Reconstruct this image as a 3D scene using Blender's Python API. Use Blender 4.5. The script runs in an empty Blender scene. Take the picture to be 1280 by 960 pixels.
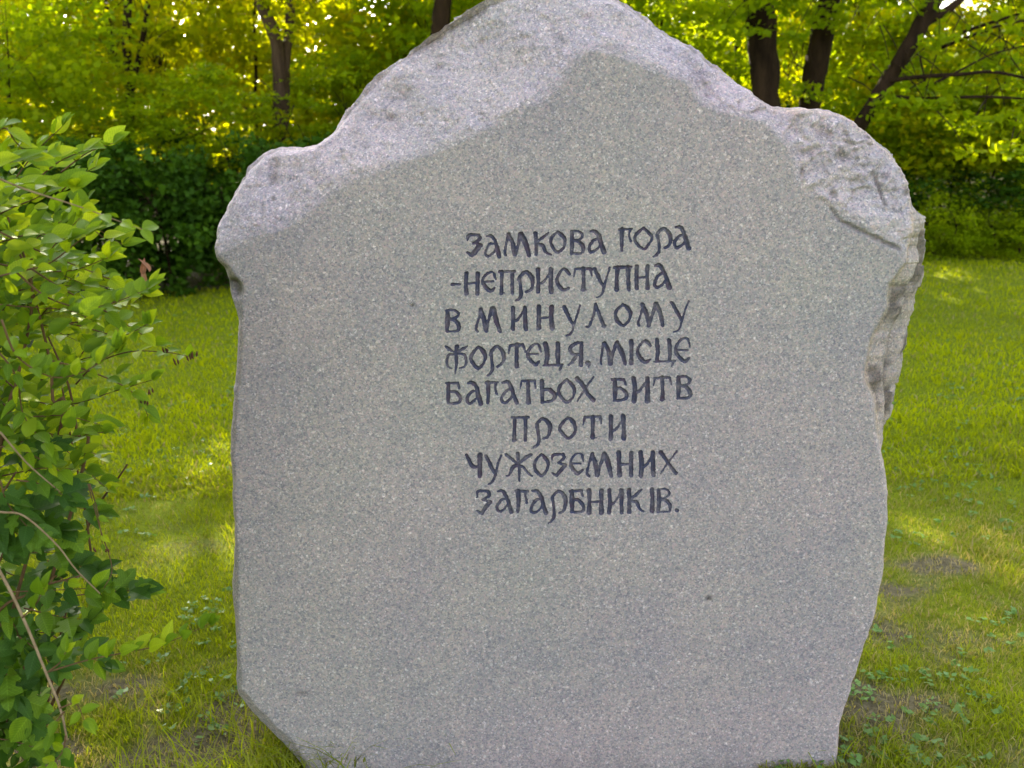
import bpy, math, random
import numpy as np
from mathutils import Vector, Matrix
random.seed(7)
RNG = np.random.default_rng(11)
D = bpy.data
SC = bpy.context.scene
COL = SC.collection
R = math.radians

# ------------------------------------------------------------------ camera
F = 1220.0                      # focal length of the photograph, in its pixels (1280 wide)
CAMH = 1.65
PITCH, ROLL = R(15.1), R(-1.5)
cam = D.objects.new('camera', D.cameras.new('camera'))
COL.objects.link(cam)
cam.data.sensor_width = 36.0
cam.data.lens = 36.0 * F / 1280.0
cam.data.clip_start = 0.05
cam.data.clip_end = 800.0
CAMM = Matrix.Rotation(math.pi / 2 - PITCH, 3, 'X') @ Matrix.Rotation(ROLL, 3, 'Z')
cam.matrix_world = Matrix.Translation((0, 0, CAMH)) @ CAMM.to_4x4()
cam.data.dof.use_dof = True
cam.data.dof.focus_distance = 2.3
cam.data.dof.aperture_fstop = 5.0
SC.camera = cam
CM = np.array(CAMM)
CP = np.array((0, 0, CAMH))

# ------------------------------------------------------------------ light
SUN = Vector((-0.24, 0.90, 0.37)).normalized()
el = math.asin(SUN.z); az = math.atan2(SUN.x, SUN.y)
w = D.worlds.new('World'); SC.world = w; w.use_nodes = True
nt = w.node_tree; nt.nodes.clear()
sky = nt.nodes.new('ShaderNodeTexSky'); sky.sky_type = 'NISHITA'; sky.sun_disc = False
sky.sun_elevation = el; sky.sun_rotation = az; sky.dust_density = 3.0; sky.air_density = 1.0
hs = nt.nodes.new('ShaderNodeHueSaturation'); hs.inputs['Saturation'].default_value = 0.42
bg = nt.nodes.new('ShaderNodeBackground'); bg.inputs['Strength'].default_value = 0.14
wo = nt.nodes.new('ShaderNodeOutputWorld')
nt.links.new(sky.outputs[0], hs.inputs['Color']); nt.links.new(hs.outputs[0], bg.inputs[0]); nt.links.new(bg.outputs[0], wo.inputs[0])
sl = D.lights.new('sun', 'SUN'); sl.energy = 5.0; sl.angle = R(0.6); sl.color = (1.0, 0.87, 0.62)
so = D.objects.new('sun', sl); COL.objects.link(so)
so.rotation_euler = SUN.to_track_quat('Z', 'Y').to_euler(); so.location = (-20, 30, 25)
SC.view_settings.view_transform = 'Standard'; SC.view_settings.look = 'None'
SC.view_settings.gamma = 1.0; SC.view_settings.exposure = 2.37

# ------------------------------------------------------------------ helpers
def ray(px, py):
    px = np.asarray(px, float); py = np.asarray(py, float)
    d = np.stack([(px - 640) / F, (480 - py) / F, -np.ones_like(px)], -1)
    return d @ CM.T
def at(px, py, Y):              # point of the scene seen at a pixel, Y metres in front
    d = ray(px, py); return Vector(CP + d * (Y / d[..., 1]))
def ground(px, py):
    d = ray(px, py); return Vector(CP + d * (-CAMH / d[..., 2]))
def h32(ix, iy, iz, seed):
    h = (ix.astype(np.int64) * 374761393 + iy.astype(np.int64) * 668265263 + iz.astype(np.int64) * 2246822519 + seed * 3266489917) & 0xffffffff
    h = ((h ^ (h >> 13)) * 1274126177) & 0xffffffff
    h = ((h ^ (h >> 16)) * 2654435761) & 0xffffffff
    return ((h ^ (h >> 15)) & 0xffffff) / float(0xffffff)
def vnoise(x, y, z=0.0, seed=0):
    x = np.asarray(x, float); y = np.asarray(y, float); z = np.zeros_like(x) + z
    ix, iy, iz = np.floor(x), np.floor(y), np.floor(z)
    fx, fy, fz = x - ix, y - iy, z - iz
    fx = fx * fx * (3 - 2 * fx); fy = fy * fy * (3 - 2 * fy); fz = fz * fz * (3 - 2 * fz)
    r = 0
    for a in (0, 1):
        for b in (0, 1):
            for c in (0, 1):
                r = r + h32(ix + a, iy + b, iz + c, seed) * (fx if a else 1 - fx) * (fy if b else 1 - fy) * (fz if c else 1 - fz)
    return r * 2 - 1
def fbm(x, y, z=0.0, o=4, seed=0, gain=0.5):
    r = 0; a = 1.0; s = 0
    for k in range(o):
        r = r + a * vnoise(np.asarray(x) * 2.03 ** k, np.asarray(y) * 2.03 ** k, np.asarray(z) * 2.03 ** k, seed + k); s += a; a *= gain
    return r / s
def smooth(a, b, x):
    t = np.clip((x - a) / (b - a), 0, 1); return t * t * (3 - 2 * t)
def mesh_np(name, verts, quads, smooth_=True, attrs=None):
    verts = np.asarray(verts, np.float32); quads = np.asarray(quads, np.int32)
    m = D.meshes.new(name); k = quads.shape[1]
    m.vertices.add(len(verts)); m.vertices.foreach_set('co', verts.ravel())
    m.loops.add(quads.size); m.loops.foreach_set('vertex_index', quads.ravel())
    m.polygons.add(len(quads)); m.polygons.foreach_set('loop_start', np.arange(0, quads.size, k, dtype=np.int32))
    m.polygons.foreach_set('loop_total', np.full(len(quads), k, np.int32))
    if smooth_: m.polygons.foreach_set('use_smooth', np.ones(len(quads), bool))
    for n, v in (attrs or {}).items():
        a = m.attributes.new(n, 'FLOAT', 'POINT'); a.data.foreach_set('value', np.asarray(v, np.float32))
    m.update(calc_edges=True); return m
def link(name, mesh, mat, parent=None):
    o = D.objects.new(name, mesh); COL.objects.link(o)
    if mat and mesh and not mesh.materials: mesh.materials.append(mat)
    if parent is not None: o.parent = parent
    return o
def tag(o, label=None, cat=None, group=None, kind=None):
    if label: o['label'] = label
    if cat: o['category'] = cat
    if group: o['group'] = group
    if kind: o['kind'] = kind
    return o
def empty(name, loc, label, cat, group=None):
    o = D.objects.new(name, None); COL.objects.link(o); o.location = loc; o.empty_display_size = 0.1
    return tag(o, label, cat, group)
class Geo:
    def __init__(s): s.v = []; s.f = []
    def add(s, v, f):
        n = len(s.v); s.v += [tuple(p) for p in v]; s.f += [tuple(i + n for i in q) for q in f]
    def mesh(s, name, sm=True):
        m = D.meshes.new(name); m.from_pydata(s.v, [], s.f)
        if sm: m.polygons.foreach_set('use_smooth', np.ones(len(s.f), bool))
        m.update(); return m
def catmull(P, n=6):
    P = [np.array(p, float) for p in P]
    if len(P) < 3: return P
    Q = [2 * P[0] - P[1]] + P + [2 * P[-1] - P[-2]]; out = []
    for i in range(1, len(Q) - 2):
        for k in range(n):
            t = k / n; a, b, c, d = Q[i - 1:i + 3]
            out.append(0.5 * (2 * b + (c - a) * t + (2 * a - 5 * b + 4 * c - d) * t * t + (3 * b - a - 3 * c + d) * t ** 3))
    out.append(P[-1]); return out
def tube(g, pts, rad, n=8, wob=0.0, seed=0):     # pts: list of 3-vectors, rad: radii
    pts = [Vector(p) for p in pts]; rings = []
    up = Vector((0.13, 0.97, 0.2))
    vs = []
    for i, p in enumerate(pts):
        t = (pts[min(i + 1, len(pts) - 1)] - pts[max(i - 1, 0)]).normalized()
        a = t.cross(up).normalized(); b = t.cross(a)
        for k in range(n):
            an = 2 * math.pi * k / n
            r = rad[i] * (1 + (wob * float(vnoise(k * 1.7 + 3, i * 0.5, 0, seed)) if wob else 0))
            vs.append(p + a * math.cos(an) * r + b * math.sin(an) * r)
    fs = []
    for i in range(len(pts) - 1):
        for k in range(n):
            fs.append((i * n + k, i * n + (k + 1) % n, (i + 1) * n + (k + 1) % n, (i + 1) * n + k))
    fs.append(tuple(range(n))[::-1]); fs.append(tuple((len(pts) - 1) * n + k for k in range(n)))
    g.add(vs, fs)
def tubec(g, ctrl, r0, r1, n=8, sub=5, wob=0.0, seed=0):
    c = catmull([tuple(p) for p in ctrl], sub); L = len(c)
    tube(g, c, [r0 + (r1 - r0) * (i / (L - 1)) for i in range(L)], n, wob, seed)

# ------------------------------------------------------------------ materials
def newmat(name):
    m = D.materials.new(name); m.use_nodes = True; t = m.node_tree; t.nodes.clear(); return m, t
def N(t, ty, **kw):
    n = t.nodes.new(ty)
    for k, v in kw.items():
        if k in n.inputs: n.inputs[k].default_value = v
        else: setattr(n, k, v)
    return n
def ramp(t, stops, fac=None, interp='LINEAR'):
    r = t.nodes.new('ShaderNodeValToRGB'); e = r.color_ramp.elements; r.color_ramp.interpolation = interp
    while len(e) < len(stops): e.new(0.5)
    for i, (p, c) in enumerate(stops):
        e[i].position = p; e[i].color = (*c, 1) if len(c) == 3 else c
    if fac is not None: t.links.new(fac, r.inputs[0])
    return r
def mix(t, f, a, b, blend='MIX'):
    n = t.nodes.new('ShaderNodeMix'); n.data_type = 'RGBA'; n.blend_type = blend
    for sock, v in ((n.inputs[0], f), (n.inputs[6], a), (n.inputs[7], b)):
        if hasattr(v, 'default_value') or hasattr(v, 'links'): t.links.new(v, sock)
        else: sock.default_value = v if isinstance(v, (int, float)) else (*v, 1)
    return n.outputs[2]
def math_(t, op, a, b=0.0):
    n = t.nodes.new('ShaderNodeMath'); n.operation = op
    for i, v in enumerate((a, b)):
        if hasattr(v, 'links'): t.links.new(v, n.inputs[i])
        else: n.inputs[i].default_value = v
    return n.outputs[0]

def leaf_material(name, stops, trans_tint=(1.5, 1.35, 0.5), tr=0.42, rough=0.45, use_obj=False, spec=0.35):
    m, t = newmat(name); out = N(t, 'ShaderNodeOutputMaterial')
    if use_obj: src = N(t, 'ShaderNodeObjectInfo').outputs['Random']
    else:
        a = N(t, 'ShaderNodeAttribute'); a.attribute_name = 'rnd'; src = a.outputs['Fac']
    rp = ramp(t, stops, src)
    geo = N(t, 'ShaderNodeTexCoord')
    nz = N(t, 'ShaderNodeTexNoise', Scale=22.0 if use_obj else 1.2, Detail=2.0)
    t.links.new(geo.outputs['Object'], nz.inputs['Vector'])
    col = mix(t, 0.35, rp.outputs[0], mix(t, nz.outputs['Fac'], (0.25, 0.25, 0.25), (1.6, 1.6, 1.6)), 'MULTIPLY')
    if use_obj:                                      # midrib and side veins along the leaf's own axes
        sx = N(t, 'ShaderNodeSeparateXYZ'); t.links.new(geo.outputs['Object'], sx.inputs[0])
        ay = math_(t, 'ABSOLUTE', sx.outputs[1]); sv = math_(t, 'SINE', math_(t, 'MULTIPLY', math_(t, 'SUBTRACT', sx.outputs[0], math_(t, 'MULTIPLY', ay, .9)), 62.0))
        vn_ = ramp(t, [(.80, (1, 1, 1)), (.98, (1.22, 1.18, 1.25))], sv); vn_.inputs[0].default_value = 0
        md = ramp(t, [(.0, (1.35, 1.3, 1.5)), (.022, (1, 1, 1))], ay)
        sn = math_(t, 'ADD', math_(t, 'MULTIPLY', sv, .5), .5); t.links.new(sn, vn_.inputs[0])
        col = mix(t, 1.0, mix(t, 1.0, col, vn_.outputs[0], 'MULTIPLY'), md.outputs[0], 'MULTIPLY')
        bl = N(t, 'ShaderNodeTexNoise', Scale=7.0, Detail=4.0); t.links.new(geo.outputs['Object'], bl.inputs['Vector'])
        bl.noise_dimensions = '4D'; oi = N(t, 'ShaderNodeObjectInfo'); t.links.new(math_(t, 'MULTIPLY', oi.outputs['Random'], 31.0), bl.inputs['W'])
        bs = ramp(t, [(.66, (1, 1, 1)), (.74, (.75, .5, .45))], bl.outputs['Fac'])
        col = mix(t, .7, col, bs.outputs[0], 'MULTIPLY')
    p = N(t, 'ShaderNodeBsdfPrincipled'); p.inputs['Roughness'].default_value = rough
    p.inputs['Specular IOR Level'].default_value = spec
    t.links.new(col, p.inputs['Base Color'])
    tl = N(t, 'ShaderNodeBsdfTranslucent')
    t.links.new(mix(t, 1.0, col, trans_tint, 'MULTIPLY'), tl.inputs['Color'])
    ms = N(t, 'ShaderNodeMixShader'); ms.inputs[0].default_value = tr
    t.links.new(p.outputs[0], ms.inputs[1]); t.links.new(tl.outputs[0], ms.inputs[2]); t.links.new(ms.outputs[0], out.inputs[0])
    return m
M = {}
M['leaf_far'] = leaf_material('sunny woodland leaf', [(0, (.15, .22, .004)), (.5, (.24, .29, .004)), (1, (.38, .36, .006))], tr=.6, trans_tint=(2.3, 2.0, .45), spec=.05, rough=.7)
M['leaf_mid'] = leaf_material('mid green leaf', [(0, (.13, .21, .004)), (.6, (.22, .30, .004)), (1, (.32, .37, .006))], tr=.55, trans_tint=(2.2, 2.0, .5), spec=.08, rough=.6)
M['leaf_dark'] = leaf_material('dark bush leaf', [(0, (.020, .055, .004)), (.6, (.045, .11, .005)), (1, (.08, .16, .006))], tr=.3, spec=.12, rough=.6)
M['leaf_near'] = leaf_material('fresh shrub leaf', [(0, (.09, .17, .008)), (.6, (.16, .26, .008)), (1, (.30, .38, .008))], use_obj=True, tr=.4, rough=.55, spec=.2)
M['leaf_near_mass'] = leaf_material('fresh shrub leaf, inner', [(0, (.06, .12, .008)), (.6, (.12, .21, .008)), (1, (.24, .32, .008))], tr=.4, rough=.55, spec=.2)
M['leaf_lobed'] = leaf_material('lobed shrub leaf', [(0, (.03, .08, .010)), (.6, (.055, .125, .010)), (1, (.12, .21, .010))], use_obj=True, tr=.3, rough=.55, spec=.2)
M['leaf_withered'] = leaf_material('withered leaf', [(0, (.22, .10, .06)), (1, (.32, .18, .10))], use_obj=True, tr=.2, rough=.7, trans_tint=(1.1, 1, .8))
M['grass'] = leaf_material('grass blade', [(0, (.42, .35, .20)), (.10, (.30, .27, .10)), (.3, (.21, .25, .035)), (.65, (.30, .37, .008)), (1, (.44, .48, .003))], tr=.4, rough=.8, spec=.02, trans_tint=(1.4, 1.3, .5))
M['weed'] = leaf_material('clover leaf', [(0, (.10, .2, .03)), (1, (.18, .32, .08))], tr=.3, rough=.4, trans_tint=(1.2, 1.2, .6))

def N2(t, v, sc, d):
    n = N(t, 'ShaderNodeTexNoise', Scale=sc, Detail=float(d)); t.links.new(v, n.inputs['Vector']); return n
def granite(name, letter=False):
    m, t = newmat(name); out = N(t, 'ShaderNodeOutputMaterial')
    tc = N(t, 'ShaderNodeTexCoord'); obj = tc.outputs['Object']
    if letter:                                       # letters have their own origins: use world-wide coordinates of the stone
        g = N(t, 'ShaderNodeNewGeometry'); obj = g.outputs['Position']
    v1 = N(t, 'ShaderNodeTexVoronoi', Scale=290.0); t.links.new(obj, v1.inputs['Vector'])
    sep = N(t, 'ShaderNodeSeparateColor'); t.links.new(v1.outputs['Color'], sep.inputs[0])
    grains = ramp(t, [(0, (.20, .21, .24)), (.12, (.27, .29, .30)), (.28, (.36, .38, .35)), (.42, (.41, .38, .40)), (.58, (.36, .42, .41)), (.72, (.50, .41, .43)), (.86, (.50, .49, .41)), (.95, (.56, .56, .56)), (1, (.75, .75, .74))], sep.outputs[0])
    v2 = N(t, 'ShaderNodeTexVoronoi', Scale=150.0); t.links.new(obj, v2.inputs['Vector'])
    sep2 = N(t, 'ShaderNodeSeparateColor'); t.links.new(v2.outputs['Color'], sep2.inputs[0])
    big = ramp(t, [(0, (.62, .66, .74)), (.35, (.86, .88, .90)), (.7, (1.0, .99, .96)), (.97, (1.10, 1.04, 1.0)), (1, (1.6, 1.6, 1.55))], sep2.outputs[1])
    col = mix(t, .7, mix(t, .28, grains.outputs[0], (.40, .395, .40)), big.outputs[0], 'MULTIPLY')
    nz = N(t, 'ShaderNodeTexNoise', Scale=4.0, Detail=6.0, Roughness=.6); t.links.new(obj, nz.inputs['Vector'])
    blot = ramp(t, [(.25, (.74, .76, .80)), (.42, (.82, .825, .84)), (.55, (.88, .875, .86)), (.78, (.97, .95, .93))], nz.outputs['Fac'])
    col = mix(t, 1.0, col, mix(t, ramp(t, [(.35, (0, 0, 0)), (.65, (1, 1, 1))], N2(t, obj, 1.3, 3).outputs['Fac']).outputs[0], (.885, .92, .885), (.92, .89, .935)), 'MULTIPLY')
    col = mix(t, 1.0, col, blot.outputs[0], 'MULTIPLY')
    sa = N(t, 'ShaderNodeAttribute'); sa.attribute_name = 'split_sky'        # broken (not sawn) stone is paler; upper facets' lilac sky light is painted in
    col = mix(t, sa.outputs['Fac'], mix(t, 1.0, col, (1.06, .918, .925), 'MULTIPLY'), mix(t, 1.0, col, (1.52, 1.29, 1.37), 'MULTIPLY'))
    ta = N(t, 'ShaderNodeAttribute'); ta.attribute_name = 'tan'          # weathered, iron-stained side
    col = mix(t, ta.outputs['Fac'], col, mix(t, 1.0, col, (1.12, 1.0, .80), 'MULTIPLY'))
    da = N(t, 'ShaderNodeAttribute'); da.attribute_name = 'dirt_shade'         # dirt and lichen stains, darker pits and cracks, shade painted into the cleft
    col = mix(t, da.outputs['Fac'], col, mix(t, 1.0, col, (.20, .18, .16), 'MULTIPLY'))
    if letter:
        nn = N(t, 'ShaderNodeTexNoise', Scale=38.0, Detail=5.0, Roughness=.65); t.links.new(obj, nn.inputs['Vector'])
        nc = N(t, 'ShaderNodeTexNoise', Scale=60.0, Detail=2.0); t.links.new(obj, nc.inputs['Vector'])
        paint = ramp(t, [(.3, (.026, .032, .085)), (.5, (.036, .038, .075)), (.7, (.06, .036, .07))], nc.outputs['Fac'])
        wear = ramp(t, [(.46, (.0, .0, .0)), (.72, (.75, .75, .75))], nn.outputs['Fac'])
        ga = N(t, 'ShaderNodeAttribute'); ga.attribute_name = 'groove'
        worn = math_(t, 'ADD', wear.outputs[0], math_(t, 'MULTIPLY', ga.outputs['Fac'], .16))
        worn.node.use_clamp = True
        col = mix(t, worn, paint.outputs[0], mix(t, 1.0, col, (.62, .63, .68), 'MULTIPLY'))
    p = N(t, 'ShaderNodeBsdfPrincipled', Roughness=.72); p.inputs['Specular IOR Level'].default_value = .35
    t.links.new(col, p.inputs['Base Color'])
    nb = N(t, 'ShaderNodeTexNoise', Scale=180.0, Detail=4.0, Roughness=.7); t.links.new(obj, nb.inputs['Vector'])
    nb2 = N(t, 'ShaderNodeTexNoise', Scale=45.0, Detail=5.0, Roughness=.65); t.links.new(obj, nb2.inputs['Vector'])
    st = math_(t, 'ADD', math_(t, 'MULTIPLY', nb.outputs['Fac'], 1.0), math_(t, 'MULTIPLY', math_(t, 'MULTIPLY', nb2.outputs['Fac'], sa.outputs['Fac']), 6.0))
    b = N(t, 'ShaderNodeBump', Strength=.75, Distance=.0016); t.links.new(st, b.inputs['Height'])
    t.links.new(b.outputs[0], p.inputs['Normal']); t.links.new(p.outputs[0], out.inputs[0])
    return m
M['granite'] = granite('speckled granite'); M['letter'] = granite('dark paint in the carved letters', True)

def bark(name, c0, c1, scale=9.0, bump=.02):
    m, t = newmat(name); out = N(t, 'ShaderNodeOutputMaterial')
    tc = N(t, 'ShaderNodeTexCoord'); mp = N(t, 'ShaderNodeMapping'); mp.inputs['Scale'].default_value = (1, 1, .22)
    t.links.new(tc.outputs['Object'], mp.inputs[0])
    nz = N(t, 'ShaderNodeTexNoise', Scale=scale, Detail=6.0, Roughness=.7); t.links.new(mp.outputs[0], nz.inputs['Vector'])
    rp = ramp(t, [(.3, c0), (.7, c1)], nz.outputs['Fac'])
    wv = N(t, 'ShaderNodeTexNoise', Scale=scale * 4, Detail=4.0); t.links.new(mp.outputs[0], wv.inputs['Vector'])
    p = N(t, 'ShaderNodeBsdfPrincipled', Roughness=.9); p.inputs['Specular IOR Level'].default_value = .1
    t.links.new(rp.outputs[0], p.inputs['Base Color'])
    b = N(t, 'ShaderNodeBump', Strength=.9, Distance=bump); t.links.new(nz.outputs['Fac'], b.inputs['Height']); t.links.new(b.outputs[0], p.inputs['Normal'])
    t.links.new(p.outputs[0], out.inputs[0]); return m
M['bark'] = bark('brown bark', (.008, .0045, .0025), (.045, .026, .014))
M['bark_pale'] = bark('pale bark', (.025, .015, .009), (.12, .075, .045))
M['twig'] = bark('reddish brown twig', (.07, .04, .02), (.17, .10, .05), 40, .001)
M['cane'] = bark('tan shrub cane', (.17, .11, .06), (.34, .25, .15), 60, .001)
M['seed'] = bark('dark brown seed head', (.05, .02, .015), (.12, .05, .03), 80, .002)

def soil_mat(name, grassy):
    m, t = newmat(name); out = N(t, 'ShaderNodeOutputMaterial')
    tc = N(t, 'ShaderNodeTexCoord'); ob = tc.outputs['Object']
    n1 = N(t, 'ShaderNodeTexNoise', Scale=1.1, Detail=8.0, Roughness=.65); t.links.new(ob, n1.inputs['Vector'])
    n2 = N(t, 'ShaderNodeTexNoise', Scale=45.0, Detail=6.0, Roughness=.7); t.links.new(ob, n2.inputs['Vector'])
    soil = ramp(t, [(.3, (.06, .05, .03)), (.55, (.15, .13, .075)), (.75, (.27, .23, .15))], n2.outputs['Fac'])
    if grassy:
        gr = ramp(t, [(.3, (.09, .13, .008)), (.5, (.15, .19, .009)), (.7, (.21, .25, .012))], n2.outputs['Fac'])
        a = N(t, 'ShaderNodeAttribute'); a.attribute_name = 'bare'
        f = math_(t, 'ADD', a.outputs['Fac'], math_(t, 'MULTIPLY', math_(t, 'SUBTRACT', n1.outputs['Fac'], .5), .9))
        fr = ramp(t, [(.25, (0, 0, 0)), (.75, (1, 1, 1))], f)
        col = mix(t, fr.outputs[0], gr.outputs[0], soil.outputs[0])
    else:
        col = mix(t, n1.outputs['Fac'], soil.outputs[0], (.03, .035, .012))
    p = N(t, 'ShaderNodeBsdfPrincipled', Roughness=.95); p.inputs['Specular IOR Level'].default_value = .1
    t.links.new(col, p.inputs['Base Color'])
    b = N(t, 'ShaderNodeBump', Strength=.8, Distance=.012); t.links.new(n2.outputs['Fac'], b.inputs['Height']); t.links.new(b.outputs[0], p.inputs['Normal'])
    t.links.new(p.outputs[0], out.inputs[0]); return m
M['lawn'] = soil_mat('lawn soil and turf', True); M['litter'] = soil_mat('leaf litter', False)

# ------------------------------------------------------------------ ground
EL, ER = ground(0, 400), ground(1280, 322)           # where the lawn meets the bushes
def edge_y(x): return EL.y + (ER.y - EL.y) * (np.clip(x, -9, 9) - EL.x) / (ER.x - EL.x)
BARE = [(ground(1210, 760), .75, .5, .42), (ground(120, 920), 1.0, .35, .8), (ground(1130, 900), .5, .3, .5), (ground(225, 690), .45, .22, .28), (ground(300, 640), .5, .25, .35), (ground(1190, 705), .34, .13, .55), (ground(1260, 740), .2, .1, .7),
        (ground(1130, 740), .25, .16, .5), (ground(1075, 900), .22, .3, .75), (ground(240, 900), .4, .2, .35), (ground(1150, 880), .3, .12, .45)]
def bare(x, y):
    r = np.zeros_like(x)
    for c, sx, sy, a in BARE: r = np.maximum(r, a * np.exp(-((x - c.x) / sx) ** 2 - ((y - c.y) / sy) ** 2))
    return np.clip(r * (1 + 2.2 * fbm(x * 6, y * 6, 0, 4, 19, .6)), 0, 1)
def height(x, y):
    return .03 * fbm(x * .35, y * .35, 0, 3, 5) * smooth(3.0, 6, np.abs(y)) + .008 * fbm(x * 2.2, y * 2.2, 0, 2, 6)
def sheet(name, xs, ys, mat, zoff=0.0, attr=True, label=None):
    X, Y = np.meshgrid(xs, ys); X = X.ravel(); Y = Y.ravel()
    Z = height(X, Y) + zoff
    nx = len(xs); i = np.arange(len(ys) - 1)[:, None] * nx + np.arange(nx - 1)[None]; i = i.ravel()
    q = np.stack([i, i + 1, i + nx + 1, i + nx], 1)
    m = mesh_np(name, np.stack([X, Y, Z], 1), q, True, {'bare': bare(X, Y)} if attr else None)
    o = link(name, m, mat); tag(o, label, None, None, 'structure'); return o
xs = np.concatenate([np.linspace(-300, -8, 12)[:-1], np.linspace(-8, 8, 321), np.linspace(8, 300, 12)[1:]])
ys = np.concatenate([np.linspace(-60, 0, 8)[:-1], np.linspace(0, 14, 281), np.linspace(14, 500, 16)[1:]])
sheet('lawn', xs, ys, M['lawn'], 0.0, True, 'mown green lawn with a few bare patches')
# woodland floor, a thin sheet over the ground from the lawn's edge backwards
u = np.linspace(0, 1, 60); v = np.linspace(0, 1, 40) ** 2
U_, V_ = np.meshgrid(u, v); X = (-60 + 120 * U_).ravel(); Y = (edge_y(X) + 1.0 + V_.ravel() * 90 + .25 * vnoise(X * .8, 0 * X, 0, 3))
Z = height(X, Y) + .012 + .6 * smooth(20, 60, Y)
i = (np.arange(39)[:, None] * 60 + np.arange(59)[None]).ravel()
tag(link('woodland_floor', mesh_np('woodland_floor', np.stack([X, Y, Z], 1), np.stack([i, i + 1, i + 61, i + 60], 1)), M['litter']), 'dark leaf litter under the trees behind the lawn', None, None, 'structure')

# ------------------------------------------------------------------ the stone
LEAN = R(5.0)
O0 = np.array((0, 2.2, 0.0)); UU = np.array((1.0, 0, 0)); VV = np.array((0, math.sin(LEAN), math.cos(LEAN))); NN = np.array((0, -math.cos(LEAN), math.sin(LEAN)))
def face_uv(px, py, depth=0.0):         # metres on the stone's face plane (or a plane a little deeper)
    d = ray(px, py); o = O0 - NN * depth
    tt = ((o - CP) @ NN) / (d @ NN)
    p = CP + d * tt[..., None]
    return (p - o) @ UU, (p - o) @ VV
OUT = [(588,6),(610,-8),(650,-18),(700,-22),(760,-13),(806,10),(830,28),(856,45),(881,60),(895,73),(915,86),(936,101),(950,115),(960,125),(976,132),(1000,134),(1017,134),(1049,137),(1064,142),(1076,150),(1092,162),(1108,174),(1130,196),(1142,215),(1147,240),(1148,255),(1147,285),(1145,305),(1138,330),(1122,348),(1115,370),(1115,385),(1110,395),(1102,410),(1094,425),(1090,445),(1086,462),(1085,470),(1087,480),(1094,492),(1098,506),(1101,525),(1103,545),(1107,568),(1113,590),(1116,620),(1115,650),(1112,685),(1109,720),(1101,760),(1095,785),(1088,805),(1080,830),(1074,850),(1063,885),(1055,905),(1052,935),(1049,960),(1042,1010),(1030,1050),
       (440,1050),(420,1012),(398,990),(375,968),(357,948),(340,932),(319,911),(298,886),(292,878),(291,850),(293,810),(291,790),(287,755),(285,740),(289,700),(290,660),(287,600),(285,570),(284,545),(287,520),(289,490),(292,465),(294,430),(295,400),(289,385),(284,375),(281,360),(278,345),(273,330),(266,315),(264,295),(266,280),(274,255),(280,243),(286,235),(291,222),(297,210),(304,204),(310,196),(316,192),(325,190),(335,186),(350,185),(376,184),(387,180),(400,170),(412,160),(427,135),(441,120),(463,95),(484,75),(506,60),(527,42),(545,30),(570,15)]
FACE = [(250,326),(276,318),(312,299),(359,284),(394,262),(420,238),(470,216),(513,201),(549,190),(585,173),(603,165),(635,151),(671,133),(700,108),(735,64),(768,70),(815,88),(854,102),(875,130),(905,140),(954,152),(985,185),(995,225),(1010,245),(1044,270),(1085,292),(1126,314),(1128,330),(1110,355),(1106,370),(1106,385),(1095,405),(1086,423),(1083,445),(1079,468),(1086,492),(1090,510),(1093,530),(1095,555),(1101,585),(1106,620),(1106,650),(1103,685),(1100,720),(1092,758),(1080,798),(1066,845),(1051,885),(1044,930),(1038,1070),(430,1070),(386,958),(365,925),(348,908),(319,881),(303,862),(299,800),(297,700),(293,570),(298,500),(303,430),(304,385),(300,350),(285,330)]
OUTER = [(250,1148),(262,1151),(275,1154.5),(290,1155),(330,1154),(350,1151),(365,1147),(380,1143),(395,1142),(405,1135),(415,1132),(440,1131),(460,1127),(485,1122),(512,1116),(530,1111),(548,1105),(556,1104)]
def seg_dist(x, y, poly, closed=True):
    n = len(poly); best = np.full(x.shape, 1e9); qx = np.zeros_like(x); qy = np.zeros_like(x)
    for i in range(n if closed else n - 1):
        ax, ay = poly[i]; bx, by = poly[(i + 1) % n]
        dx, dy = bx - ax, by - ay
        t_ = np.clip(((x - ax) * dx + (y - ay) * dy) / (dx * dx + dy * dy + 1e-9), 0, 1)
        cx, cy = ax + t_ * dx, ay + t_ * dy
        d = (x - cx) ** 2 + (y - cy) ** 2; m_ = d < best
        best = np.where(m_, d, best); qx = np.where(m_, cx, qx); qy = np.where(m_, cy, qy)
    return np.sqrt(best), qx, qy
def inside(x, y, poly):
    c = np.zeros(x.shape, bool); n = len(poly)
    for i in range(n):
        ax, ay = poly[i]; bx, by = poly[(i + 1) % n]
        if ay == by: continue
        c ^= ((ay > y) != (by > y)) & (x < (bx - ax) * (y - ay) / (by - ay) + ax)
    return c
def roughen(poly, amp, step, seed):     # a broken edge, not a drawn one
    out = []
    n = len(poly)
    for i in range(n):
        a = np.array(poly[i], float); b = np.array(poly[(i + 1) % n], float); L = np.linalg.norm(b - a); k = max(1, int(L / step))
        nr = np.array((-(b - a)[1], (b - a)[0])) / max(L, 1e-6)
        for j in range(k):
            p = a + (b - a) * j / k
            out.append(tuple(p + nr * amp * float(fbm(p[0] * .09, p[1] * .09, 0, 3, seed))))
    return out
OUTR = roughen(OUT, 2.2, 5, 40); FACER = roughen(FACE, 3.5, 9, 50)

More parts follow.
